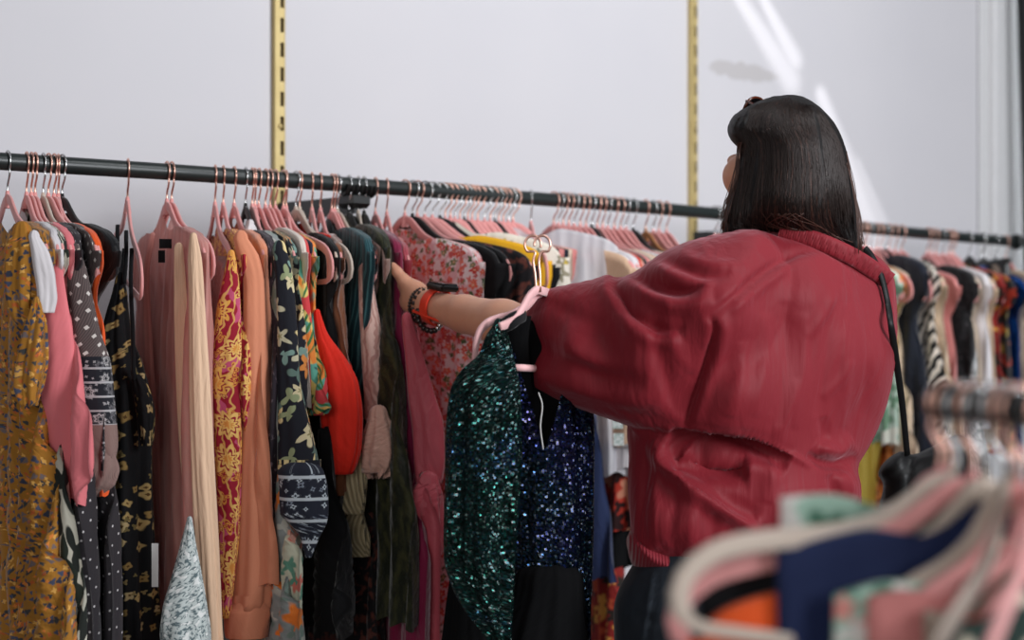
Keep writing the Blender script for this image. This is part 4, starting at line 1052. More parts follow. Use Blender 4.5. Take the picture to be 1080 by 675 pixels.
def sculpt(V, Q, strokes, face=(0, -1, 0), lim=None):
    """raise or sink folds along lines: (points, width px, height m[, kind]) on the side turned to `face`"""
    for st in strokes:
        N = normals(V, Q); px, py = pxy(V); fc = np.clip(-(N[:, 1])*1.6, 0, 1)
        P, wd, am = st[0], st[1], st[2]; kind = st[3] if len(st) > 3 else 'ridge'
        P = spline(np.array(P, float), max(12, len(P)*8)); best = np.full(len(V), 1e9); sg = np.zeros(len(V)); tt = np.zeros(len(V))
        for i in range(len(P)-1):
            a, b = P[i], P[i+1]; ab = b-a; L = ab@ab+1e-9
            t = np.clip(((px-a[0])*ab[0]+(py-a[1])*ab[1])/L, 0, 1)
            dx, dy = px-a[0]-t*ab[0], py-a[1]-t*ab[1]; d = np.hypot(dx, dy); m = d < best
            best[m] = d[m]; sg[m] = np.sign(ab[0]*dy-ab[1]*dx)[m]; tt[m] = ((i+t)/(len(P)-1))[m]
        tap = np.sin(np.clip(tt, 0, 1)*math.pi)**.5
        q = best/wd
        if kind == 'ridge': h = np.exp(-q*q)
        elif kind == 'step': h = sg*np.exp(-q*.9)*np.clip(q*3, 0, 1)
        else: h = np.exp(-q*q)-.6*np.exp(-((best*sg-wd*1.3)/wd)**2)-0.
        V = V+N*(am*h*tap*fc)[:, None]
    return V

# ------------------------------------------------------------------ the woman
torso_px = [(792, 243), (830, 240), (868, 243), (900, 254), (932, 276), (943, 296), (946, 340), (944, 380), (937, 420), (926, 452), (915, 474), (905, 492), (907, 515), (906, 545), (880, 590), (830, 628), (745, 628), (700, 605), (666, 592), (665, 560), (663, 520), (663, 480), (664, 440), (690, 400), (715, 330), (745, 270)]
sleeve_px = [(812, 250), (790, 242), (765, 246), (735, 252), (705, 263), (682, 278), (668, 288), (652, 293), (640, 290), (625, 295), (600, 300), (576, 306), (561, 318), (553, 334), (550, 355), (550, 378), (555, 400), (557, 414), (575, 419), (605, 429), (640, 441), (670, 451), (700, 454), (722, 452), (735, 425), (760, 410), (800, 380), (830, 330), (832, 285)]
sdT = poly_sd(torso_px, 4); sdS = poly_sd(sleeve_px, 3)
zT = field([(690, 300, 2.06), (690, 560, 2.06), (760, 420, 2.08), (830, 300, 2.12), (830, 560, 2.12), (940, 300, 2.24), (930, 450, 2.22), (900, 560, 2.2)], 2)
tT = field([(690, 500, .085), (760, 300, .10), (800, 400, .125), (900, 340, .12), (900, 480, .11), (760, 600, .125), (850, 600, .12), (680, 580, .08)], 2)
zS = field([(560, 360, 2.12), (620, 370, 2.085), (690, 350, 2.055), (760, 330, 2.045), (820, 300, 2.07), (700, 430, 2.04)], 3)
tS = field([(560, 360, .062), (620, 370, .082), (690, 350, .095), (760, 330, .105), (820, 300, .10), (700, 440, .07)], 3)
hair_px = [(772, 149), (768, 140), (769, 130), (775, 121), (786, 114), (800, 107), (816, 102), (832, 100.5), (846, 102), (862, 111), (878, 127), (889, 148), (896, 174), (900, 200), (904, 228), (907, 248), (908, 264), (900, 266), (884, 260), (862, 254), (835, 250), (808, 248), (785, 250), (764, 250), (763, 228), (769, 207), (775, 192), (780, 176), (782, 160)]
sdH = poly_sd(hair_px, 4)
zH = field([(790, 130, 2.15), (840, 130, 2.15), (890, 170, 2.14), (780, 220, 2.12), (840, 220, 2.10), (895, 240, 2.13), (900, 260, 2.13)], 2)
tH = field([(790, 135, .085), (840, 140, .112), (885, 170, .09), (780, 220, .05), (840, 225, .075), (895, 245, .035)], 2.5)
def Wp(px, py, d): return W(px, py, d)
woman = empty('woman', (W(800, 400, 2.1)[0], 2.12, 0), 'long-haired person seen from behind in a wine-red jacket, reaching into the hanging clothes', 'person')
wl_ = tuple(woman.location)
skin = G('skin', .5, .1, .4); skin.b.inputs['Subsurface Weight'].default_value = .12; skin.b.inputs['Subsurface Radius'].default_value = (.02, .008, .004)
skin.col(skin.mix(skin.noise(skin.obj(), 25, 3), S(224,168,138), S(206,142,114))); skin.bump(skin.noise(skin.obj(), 350, 2), .15, .0006)
HC = W(833, 169, 2.16)                       # head centre
fd = np.array([-.80, .60, 0]); lf = np.array([-.60, -.80, 0]); up = np.array([0, 0, 1.])
fdh = np.array([-.76, .64, -.12]); fdh /= np.linalg.norm(fdh); lfh = np.cross(up, fdh); lfh /= np.linalg.norm(lfh); uph = np.cross(fdh, lfh)
def hp(f, l, u): return HC+fdh*f+lfh*l+uph*u
def jeans_field(X):
    a = W(738, 600, 2.09); b = W(815, 600, 2.16)
    f = cap(X, a, b, .088, .088)
    for hx, dd, r in ((717, 2.06, .096), (800, 2.16, .09)):
        h0 = W(hx, 650, dd); kn = np.array([h0[0]-.01, h0[1]+.02, .50]); an = np.array([h0[0], h0[1]-.01, .08])
        f = smin(f, cap(X, h0, kn, r, .072), .03); f = smin(f, cap(X, kn, an, .07, .062), .02)
    return f
def body_field(X):
    R = np.stack([fdh, lfh, uph], 1)
    f = elli(X, hp(-.005, 0, .004), (.082, .070, .092), R)                        # cranium
    f = np.maximum(f, inflate(X, sdH, zH, tH, .085)+.009)
    f = smin(f, elli(X, hp(.034, 0, -.034), (.062, .056, .066), R), .03)       # face and jaw
    f = smin(f, elli(X, hp(.062, 0, -.088), (.022, .024, .018), R), .02)      # chin
    f = smin(f, cap(X, hp(.088, 0, .005), hp(.100, 0, -.024), .006, .009), .014)   # nose
    f = smin(f, elli(X, hp(.086, 0, -.055), (.012, .022, .010), R), .01)      # lips
    for s_ in (-1, 1):
        f = smin(f, elli(X, hp(.064, .038*s_, -.014), (.030, .026, .030), R), .02)   # cheeks
        f = -smin(-f, elli(X, hp(.090, .031*s_, .012), (.012, .015, .009), R), .01)  # eye sockets
        f = smin(f, elli(X, hp(.076, .031*s_, .012), (.013, .013, .010), R), .003)
        f = smin(f, elli(X, hp(.0, .074*s_, -.012), (.018, .007, .030), R), .006)  # ears
    nb = W(842, 275, 2.17)
    f = smin(f, cap(X, hp(-.01, 0, -.06), nb, .045, .05), .02)
    # shoulders, chest, hips
    head = f
    sl_, sr = W(775, 300, 2.07), W(895, 315, 2.20)
    f = cap(X, sl_, sr, .05, .045)
    ch = W(815, 370, 2.13); wa = W(800, 520, 2.10); hi = W(770, 640, 2.08)
    f = smin(f, cap(X, ch, wa, .10, .08), .05); f = smin(f, cap(X, wa, hi, .07, .055), .04)
    jk_in = np.minimum(inflate(X, sdT, zT, tT, .13), inflate(X, sdS, zS, tS, .10))
    hol = W(765, 478, 1.98); f = np.maximum(f, -(np.sqrt((X[0]-hol[0])**2+(X[1]-hol[1])**2+(X[2]-hol[2])**2)-.13))
    zc_ = np.clip((X[2]-1.02)/.03, 0, 1)
    f = np.maximum(f, (jk_in+.046)*zc_-.03*(1-zc_)); f = smin(f, head, .012)
    # left arm out to the rail
    el = W(612, 362, 2.13); wr = W(452, 322, 2.425)
    f = smin(f, cap(X, sl_, el, .047, .040), .03)
    mid = W(530, 341, 2.27)
    f = smin(f, cap(X, el, mid, .041, .036), .02); f = smin(f, cap(X, mid, W(490, 331, 2.345), .0365, .030), .015); f = smin(f, cap(X, W(490, 331, 2.345), wr, .030, .0235), .012)
    # hand: palm, fingers, thumb
    pk = W(428, 311, 2.475); R2 = None
    f = smin(f, cap(X, wr, W(437, 314, 2.455), .023, .022), .012)
    f = smin(f, cap(X, W(440, 322, 2.45), W(424, 318, 2.485), .019, .013), .012)
    f = smin(f, cap(X, W(440, 308, 2.45), W(426, 301, 2.48), .018, .013), .012)
    # thumb leaves the side of the palm and points up
    f = smin(f, cap(X, W(437, 306, 2.45), W(426, 296, 2.455), .013, .0115), .010)
    f = smin(f, cap(X, W(426, 296, 2.455), W(419, 287, 2.46), .0105, .0095), .004)
    f = smin(f, cap(X, W(419, 287, 2.46), W(414.5, 281, 2.465), .0095, .0075), .003)
    for i, (y0, dy, L) in enumerate(((299, -4, 1.), (307, -1, 1.08), (315, 2, 1.0), (322, 5, .82))):
        a = W(425, y0, 2.485); b = W(425-12*L, y0+dy, 2.515+.012*L); c = W(425-19*L, y0+dy+5, 2.535+.01*L); d = W(425-20*L, y0+dy+12, 2.53)
        r0 = .0095 if i < 3 else .008
        f = smin(f, cap(X, a, b, r0, r0*.95), .004); f = smin(f, cap(X, b, c, r0*.95, r0*.85), .002); f = smin(f, cap(X, c, d, r0*.85, r0*.72), .002)
    # right arm bent in front, holding the hanger of the sequinned dress
    el2 = W(760, 440, 2.32); wr2 = W(640, 352, 2.22)
    f = smin(f, cap(X, sr, el2, .045, .038), .03); f = smin(f, cap(X, el2, wr2, .036, .023), .015)
    f = smin(f, cap(X, wr2, W(612, 338, 2.19), .023, .018), .01)
    for i in range(4):
        a = W(608-i*1, 330+i*7, 2.185); b = W(596, 327+i*7, 2.17); c = W(592, 330+i*7, 2.150); d = W(598, 333+i*7, 2.14)
        f = smin(f, cap(X, a, b, .009, .0088), .003); f = smin(f, cap(X, b, c, .0088, .008), .002); f = smin(f, cap(X, c, d, .008, .0068), .002)
    f = smin(f, cap(X, W(614, 330, 2.17), W(600, 322, 2.15), .011, .008), .006)
    # legs
    for hx, kx, ax_, dd in ((722, 725, 728, 2.07), (800, 792, 800, 2.16)):
        h0 = W(hx, 650, dd); kn = np.array([h0[0]-.01, h0[1]+.02, .50]); an = np.array([h0[0], h0[1]-.01, .09])
        f = smin(f, cap(X, h0, kn, .062, .048), .02); f = smin(f, cap(X, kn, an, .052, .034), .02)
        f = smin(f, cap(X, an-[0, 0, .05], an+fd*.15-[0, 0, .06], .034, .026), .02)
    # inside the trousers the figure stays within the cloth
    return np.where((X[2] < 1.03) & (X[2] > .13), np.maximum(f, jeans_field(X)+.010), f)
xs = np.concatenate([np.arange(-.30, -.10, .0028), np.arange(-.10, .70, .006)]).astype(np.float32)
ys = np.concatenate([np.arange(1.80, 2.12, .007), np.arange(2.12, 2.38, .0045), np.arange(2.38, 2.60, .0032)]).astype(np.float32)
zs = np.concatenate([np.arange(-.02, 1.0, .010), np.arange(1.0, 1.34, .006), np.arange(1.34, 1.48, .0028), np.arange(1.48, 1.76, .004)]).astype(np.float32)
X = np.meshgrid(xs, ys, zs, indexing='ij')
V, Q = surface_nets(body_field(X).astype(np.float32), xs, ys, zs); del X
V = relax(V, Q, 2, .5)
bo = mesh_np('body', V, Q, skin.m, woman, wl_)
# ------------------------------------------------------------------ wine-red jacket
def jacketmat(name='wine_satin_twill', k=1.):
    g = G(name, .6, .32, .22); g.b.inputs['Sheen Roughness'].default_value = .45; g.b.inputs['Sheen Tint'].default_value = S(250,190,200)
    v = g.obj()
    g.col(g.mix(g.noise(g.obj(), 5, 3), S(134*k,29*k,40*k), S(118*k,22*k,33*k)))
    g.bump(g.noise(g.obj((1, 1, .3), (0, .35, .1)), 9, 3, 1.), .7, .016)
    g.bump(g.noise(g.obj((1, 1, .22), (0, .25, 0)), 30, 3, 1.2), .5, .005)
    g.bump(g.noise(g.obj(), 500, 2), .12, .0006)
    return g.m
M['jacket'] = jacketmat()
ax, X = grid((0.0, 1.86, .98), (.66, 2.40, 1.54), .0038)
fT = inflate(X, sdT, zT, tT, .13); fS = inflate(X, sdS, zS, tS, .10)
f = smin(fT, fS, .028)
# the sleeve mouth is open where the forearm leaves it
f = np.maximum(f, -cap(X, W(540, 338, 2.17), W(600, 352, 2.13), .050, .040))
V, Q = surface_nets(f.astype(np.float32), *ax); del X, fT, fS, f
V = relax(V, Q, 5, .6)
J = []
R_ = lambda *a: J.append(a)
# raglan seam, armhole seam
R_([(868, 262), (836, 268), (800, 292), (770, 318), (747, 334)], 5, -.007); R_([(862, 275), (832, 282), (798, 306), (770, 330)], 6, .004)
R_([(747, 332), (754, 346), (748, 372), (738, 402), (729, 430), (722, 452)], 3.2, -.008); R_([(758, 334), (764, 348), (758, 374), (748, 404), (738, 432), (731, 452)], 6, .006)
# big fold from the top of the sleeve sweeping down into the armhole
R_([(640, 292), (655, 312), (664, 330), (690, 346), (722, 350)], 7, -.012); R_([(636, 298), (650, 320), (662, 340), (690, 358), (716, 362)], 8, .008)
R_([(655, 294), (672, 306), (700, 320), (730, 322), (750, 312)], 9, .012); R_([(668, 290), (690, 300), (715, 306), (745, 298)], 6, -.010)
R_([(682, 276), (705, 290), (730, 298), (752, 303)], 8, .010); R_([(700, 272), (722, 284), (745, 290), (770, 288)], 5, -.006)
R_([(716, 264), (735, 276), (760, 281), (788, 276)], 7, .006)
# slack in the lower sleeve
R_([(566, 330), (580, 352), (612, 372), (650, 384), (690, 388)], 12, .006); R_([(560, 358), (590, 378), (630, 396), (680, 404)], 9, -.006)
R_([(556, 384), (590, 404), (640, 420), (700, 424)], 12, .006); R_([(572, 312), (600, 330), (640, 346)], 9, -.004)
R_([(558, 405), (600, 420), (650, 434), (700, 443)], 6, -.004)
R_([(700, 300), (706, 340), (716, 372), (726, 396)], 10, .005); R_([(690, 330), (696, 370), (706, 410), (712, 440)], 8, -.005)
# overlapping lower edge of the wide sleeve and back, deep hollow beneath it
R_([(700, 452), (722, 453), (760, 458), (797, 463), (826, 476), (856, 492)], 3, .007); R_([(705, 463), (735, 467), (770, 471), (800, 476), (832, 490)], 10, -.050)
R_([(728, 474), (745, 486), (768, 492), (790, 492)], 15, -.046)
R_([(690, 462), (700, 486), (722, 510), (760, 536), (800, 560)], 10, .026); R_([(706, 466), (722, 492), (752, 520), (800, 545)], 7, -.016)
R_([(806, 474), (812, 500), (806, 530)], 9, .006)
# pucker where the back bags out over the hip
R_([(860, 466), (872, 474), (884, 474), (898, 462)], 8, .012); R_([(852, 478), (868, 488), (886, 490), (904, 480)], 5, -.012)
R_([(868, 440), (870, 462), (860, 478)], 5, -.006); R_([(888, 498), (896, 512), (900, 530)], 9, .010); R_([(876, 500), (882, 520), (884, 545)], 6, -.008)
# long soft creases down the back
for x0, y0, x1, y1, w_, a_ in ((808, 330, 796, 440, 7, .0045), (828, 318, 822, 450, 6, -.003), (848, 330, 836, 452, 7, .004), (874, 318, 862, 440, 6, -.003), (893, 320, 886, 450, 7, .004), (915, 330, 908, 440, 6, -.003), (852, 356, 884, 300, 5, .003), (782, 360, 770, 440, 8, .004), (840, 400, 820, 460, 5, .003), (900, 380, 866, 420, 5, .0025)):
    R_([(x0, y0), ((x0+x1)/2+4, (y0+y1)/2), (x1, y1)], w_, a_)
# folds fanning down from the armpit to the waist
for x0, y0, x1, y1, w_, a_ in ((684, 458, 672, 560, 6, -.005), (694, 470, 690, 570, 6, .005), (712, 500, 708, 576, 6, -.004), (730, 516, 728, 580, 7, .005), (752, 540, 752, 586, 6, -.004), (676, 500, 668, 580, 5, .004)):
    R_([(x0, y0), ((x0+x1)/2, (y0+y1)/2+3), (x1, y1)], w_, a_)
# top of the gathered neckband and shoulder
R_([(836, 250), (868, 262), (905, 284), (936, 304)], 3, -.006); 
V = sculpt(V, Q, J)
# cut the lower edge square: gathered into the waistband
jk = mesh_np('jacket', V, Q, M['jacket'], woman, wl_)
N_ = normals(V, Q)
def surf_depth(px, py, V=V):
    x, y = pxy(V); d = (x-px)**2+(y-py)**2; m = d < 25
    return V[m, 1].min() if m.any() else V[np.argmin(d), 1]
# gathered neckband: a ribbon of small pleats lying on the shoulder
def band(pathpx, w_px, off, mat_, name, parent, loc, ruck=.0022, nr=9, n=110, k=46, thick=.004):
    P = spline(np.array(pathpx, float), n); V2 = []; UV = []
    base = [surf_depth(x, y) for x, y in P]; base = np.convolve(np.pad(base, 6, 'edge'), np.ones(13)/13, 'valid')
    T = np.gradient(P, axis=0); T /= np.linalg.norm(T, axis=1)[:, None]; Nn = np.stack([-T[:, 1], T[:, 0]], 1)
    for i in range(n):
        for j in range(nr):
            a = j/(nr-1)*2-1; p = P[i]+Nn[i]*w_px*a/2
            bulge = thick*(1-a**4)+ruck*math.sin(i/n*k*2*math.pi+.8*math.sin(a*3))*(1-a*a)
            d = base[i]+off-bulge; V2.append(W(p[0], p[1], d)); UV.append((i/n*.3, a*.01))
    for i in range(n):
        for j in (0, nr-1):
            a = j/(nr-1)*2-1; p = P[i]+Nn[i]*w_px*a/2; V2.append(W(p[0], p[1], base[i]+off+.02)); UV.append((0, 0))
    Q2 = [(i*nr+j, i*nr+j+1, (i+1)*nr+j+1, (i+1)*nr+j) for i in range(n-1) for j in range(nr-1)]
    o = n*nr
    for i in range(n-1):
        Q2.append((o+i*2, i*nr, (i+1)*nr, o+i*2+2)); Q2.append((i*nr+nr-1, o+i*2+1, o+i*2+3, (i+1)*nr+nr-1))
    return mesh_np(name, V2, Q2, mat_, parent, loc, UV)
cb = band([(822, 243), (846, 249), (872, 258), (900, 271), (922, 285), (939, 297)], 19, -.004, M['jacket'], 'neckband', woman, wl_)
# ribbed waistband
wb = []
ax, X = grid((.12, 1.86, .93), (.62, 2.36, 1.11), .004)
hem_px = [(664, 560), (700, 572), (740, 582), (800, 588), (860, 584), (905, 565), (900, 600), (860, 640), (800, 655), (745, 640), (700, 622), (667, 596)]
f = inflate(X, poly_sd(hem_px, 3), lambda a, b: zT(a, b)-.004, lambda a, b: tT(a, b)*.98, .10)
V3, Q3 = surface_nets(f.astype(np.float32), *ax); V3 = relax(V3, Q3, 4)
gm = G('wine_rib_knit', .7, .3); gm.col(S(132,26,40)); gm.bump(gm.wave(gm.obj((1, .6, 0)), 70), .5, .003); M['rib'] = gm.m
V3 = sculpt(V3, Q3, [([(664, 566), (700, 578), (745, 590), (800, 598)], 3, -.005)])
mesh_np('waistband', V3, Q3, M['rib'], woman, wl_)
del X, f
# jeans
g = G('dark_denim', .8, .1); n1 = g.noise(g.obj((1, 1, .2)), 90, 3); g.col(g.mix(n1, S(14,19,26), S(30,38,48))); g.bump(g.noise(g.obj((4, 4, 1)), 160, 2), .3, .001)
g.bump(g.noise(g.obj((1, 1, .5)), 18, 2), .5, .01)
M['denim'] = g.m
def jeans():
    xs = np.arange(.08, .62, .006, dtype=np.float32); ys = np.arange(1.84, 2.36, .006, dtype=np.float32); zs = np.arange(.03, 1.06, .007, dtype=np.float32)
    X = np.meshgrid(xs, ys, zs, indexing='ij')
    f = jeans_field(X)
    V, Q = surface_nets(np.maximum(f, .06-X[2]).astype(np.float32), xs, ys, zs); V = relax(V, Q, 3)
    V = sculpt(V, Q, [([(690, 600), (684, 640), (676, 690)], 2.5, .004), ([(694, 600), (688, 640), (680, 690)], 2, -.003), ([(660, 640), (690, 655), (720, 650)], 4, -.004)])
    mesh_np('jeans', V, Q, M['denim'], woman, wl_)
jeans()
m = MB()
for hx, dd in ((735, 2.04), (800, 2.16)):
    h0 = W(hx, 650, dd)
    for a_, r0, h_ in ((0, .04, .05),):
        p = np.array([h0[0], h0[1]-.01, .045]); m.tube([p-fd*.05, p-fd*.03, p+fd*.05, p+fd*.13, p+fd*.17, p+fd*.185], [.02, .045, .05, .046, .034, .01], 14)
m.build('shoes', M['black'], woman, wl_)

# ------------------------------------------------------------------ hair
ax, X = grid((.26, 1.98, 1.42), (.56, 2.34, 1.75), .0032)
f = inflate(X, sdH, zH, tH, .085)
V, Q = surface_nets(f.astype(np.float32), *ax); V = relax(V, Q, 4)
del X, f
H = []
for x0, x1, x2, a_ in ((795, 786, 778, -.004), (806, 800, 790, .003), (818, 812, 806, -.003), (832, 832, 824, .003), (846, 850, 842, -.003), (858, 866, 862, .003), (868, 880, 884, -.003), (800, 792, 786, .003)):
    H.append(([(x0, 112), (x1, 170), (x2, 235)], 4, a_))
H.append(([(773, 152), (785, 146), (794, 128), (796, 112)], 3.5, -.007)); H.append(([(779, 138), (786, 128), (790, 116)], 6, .004))
V = sculpt(V, Q, H)
gh = G('dark_brown_hair', .55, 0, .22)
n_ = gh.noise(gh.obj((1, 1, .06)), 160, 3); gh.col(gh.mix(gh.step(n_, .5, .75), S(15,12,12), S(36,27,25)))
gh.bump(gh.noise(gh.obj((1, 1, .05)), 260, 3), .8, .003); M['hair'] = gh.m
gh2 = G('brown_hair_strand', .5, 0, .3); gh2.col(S(42,32,29)); gh3 = G('auburn_hair_strand', .4, 0, .5); gh3.col(S(80,50,40))
hair = mesh_np('hair', V, Q, M['hair'], woman, wl_)
yy_ = [101, 108, 116, 125, 135, 150, 165, 180, 200, 220, 240, 262]
xl_ = [826, 799, 785, 774, 769, 778, 777, 775, 770, 766, 765, 850]; xr_ = [842, 858, 868, 876, 882, 890, 894, 897, 900, 903, 906, 908]
def hsurf(px, py):
    d = sdH(np.array([px]), np.array([py]))[0]*2.13/F; q = min(max(-d/.085, 0), 1)
    return float(zH(px, py)-tH(px, py)*math.sqrt(max(0, 1-(1-q)**2)))
def strands(nm, n, mt, seed, ylo=101, uu=(0.02, .98), yend=(205, 255), off=(.001, .003), r=.0006, wave=.02):
    rr = np.random.default_rng(seed); m = MB()
    for i in range(n):
        u = rr.uniform(*uu); y0 = ylo+rr.uniform(0, 12)+(abs(u-.45)*18 if ylo < 120 else 0); y1 = rr.uniform(*yend); ph = rr.uniform(0, 6); am = rr.uniform(0, wave); o = rr.uniform(*off); dr = rr.uniform(-.05, .05)
        P = []
        for t in np.linspace(0, 1, 11):
            y = y0+(y1-y0)*t; a = np.interp(y, yy_, xl_)+2.5; b = np.interp(y, yy_, xr_)-2.5
            u2 = np.clip(u+am*math.sin(t*5+ph)+dr*t, .01, .99); x = a+(b-a)*u2
            P.append(W(x, y, hsurf(x, y)-o))
        m.tube(P, [r*(1-.75*abs(2*t-1)**3) for t in np.linspace(0, 1, 11)], 4)
    return m.build(nm, mt, hair, wl_)
o = strands('hair_strand', 1150, gh2.m, 3); o['kind'] = 'stuff'
o = strands('hair_strand', 60, gh3.m, 4, yend=(235, 258), uu=(.05, .8)); o['kind'] = 'stuff'
m = MB(); rr = np.random.default_rng(5)
for i in range(46):      # loose ends: in front of the ear, over the collar, off the outline
    s_ = i % 3
    if s_ == 0: pts = [(781+rr.uniform(-3, 2), 150), (776+rr.uniform(-3, 3), 185), (769+rr.uniform(-6, 3), 215), (764+rr.uniform(-5, 4), 240+rr.uniform(-10, 6))]
    elif s_ == 1: pts = [(893, 165+rr.uniform(-9, 9)), (900+rr.uniform(-1, 3), 200), (905+rr.uniform(-2, 4), 232), (908+rr.uniform(-3, 5), 262+rr.uniform(-8, 6))]
    else: pts = [(800+rr.uniform(0, 60), 225), (805+rr.uniform(0, 62), 238), (820+rr.uniform(0, 64), 246+rr.uniform(0, 6)), (850+rr.uniform(0, 50), 254+rr.uniform(0, 8))]
    P = spline(np.array(pts, float), 12); m.tube([W(x, y, min(hsurf(x, y), 2.11)-.004) for x, y in P], .0005, 4)
o = m.build('loose_hair', gh3.m, hair, wl_); o['kind'] = 'stuff'

# ------------------------------------------------------------------ sunglasses pushed up on the hair
g = G('tortoiseshell', .15, 0, .6); g.col(g.mix(g.noise(g.obj(), 60, 2), S(56,24,16), S(110,50,26))); M['tortoise'] = g.m
g = G('dark_lens', .05, 0, .7); g.col(S(14,12,14)); M['lens'] = g.m
def sunglasses():
    c = W(792, 119, 2.19)
    ww = lfh; uu = uph*.75+fdh*-.55; uu /= np.linalg.norm(uu); nn = np.cross(ww, uu)
    root = empty('sunglasses', c, 'brown sunglasses pushed up on top of the dark hair', 'sunglasses')
    B = c+uu*.008
    for s_ in (0, 1):
        cc = B-ww*(.066*s_)
        rim = [cc+ww*.024*math.copysign(abs(math.cos(t))**.8, math.cos(t))+uu*.017*math.copysign(abs(math.sin(t))**.8, math.sin(t)) for t in np.linspace(0, 2*math.pi, 28, endpoint=False)]
        m = MB(); m.tube(rim, .0022, 8, closed=True); m.build('rim', M['tortoise'], root, root.location)
        m = MB(); V = [cc+nn*.001]+rim; m.add(V, [(0, i+1, (i+1) % 28+1) for i in range(28)]); V2 = [p-nn*.002 for p in V]; m.add(V2, [(0, (i+1) % 28+1, i+1) for i in range(28)])
        m.build('lens', M['lens'], root, root.location)
        e = cc+ww*(.028 if s_ == 0 else -.028)+uu*.008
        m = MB(); m.tube([e, e-fdh*.03-uph*.02, e-fdh*.06-uph*.075], .002, 8); m.build('temple', M['tortoise'], root, root.location)
    m = MB(); m.tube([B-ww*.026, B-ww*.033+uu*.003, B-ww*.040], .0018, 8); m.build('bridge', M['tortoise'], root, root.location)
sunglasses()
# ------------------------------------------------------------------ sequinned dress held out on its hanger
def sequin(name, ca, cb_, cc, scale=370.):
    g = G(name, .22, 0, .5, .85)
    v = g.uv(); vo = g.vor(v, scale, .35)
    sc_ = g.n('ShaderNodeSeparateColor'); g.put(sc_.inputs[0], vo.outputs['Color'])
    n_ = g.noise(v, 9, 2)
    t = g.math('ADD', g.math('MULTIPLY', sc_.outputs[0], .55), g.math('MULTIPLY', g.math('SUBTRACT', n_, .5), 1.6))
    c = g.ramp(t, [(0., ca), (.45, cb_), (.85, cc)])
    disc = g.step(vo.outputs['Distance'], .48, .40)
    g.col(g.mix(disc, S(4,6,10), g.mix(g.step(sc_.outputs[1], .45, .95), g.mix(.82, c, S(3,6,10)), c)))
    # every sequin leans its own way
    geo = g.n('ShaderNodeNewGeometry')
    lean = g.vm('SCALE', g.vm('SUBTRACT', vo.outputs['Color'], (.5, .5, .5)), sc=1.5)
    g.put(g.b.inputs['Normal'], g.vm('NORMALIZE', g.vm('ADD', geo.outputs['Normal'], lean)))
    g.put(g.b.inputs['Metallic'], g.math('MULTIPLY', disc, .9))
    return g.m
M['seqgreen'] = sequin('green_blue_sequins', S(16,84,60), S(34,110,104), S(44,80,160))
M['seqblue'] = sequin('blue_violet_sequins', S(24,84,96), S(44,66,150), S(84,70,140))
M['chiffon'] = solid('black_chiffon', S(8,8,10), .9, .0, .6, spec=.15)
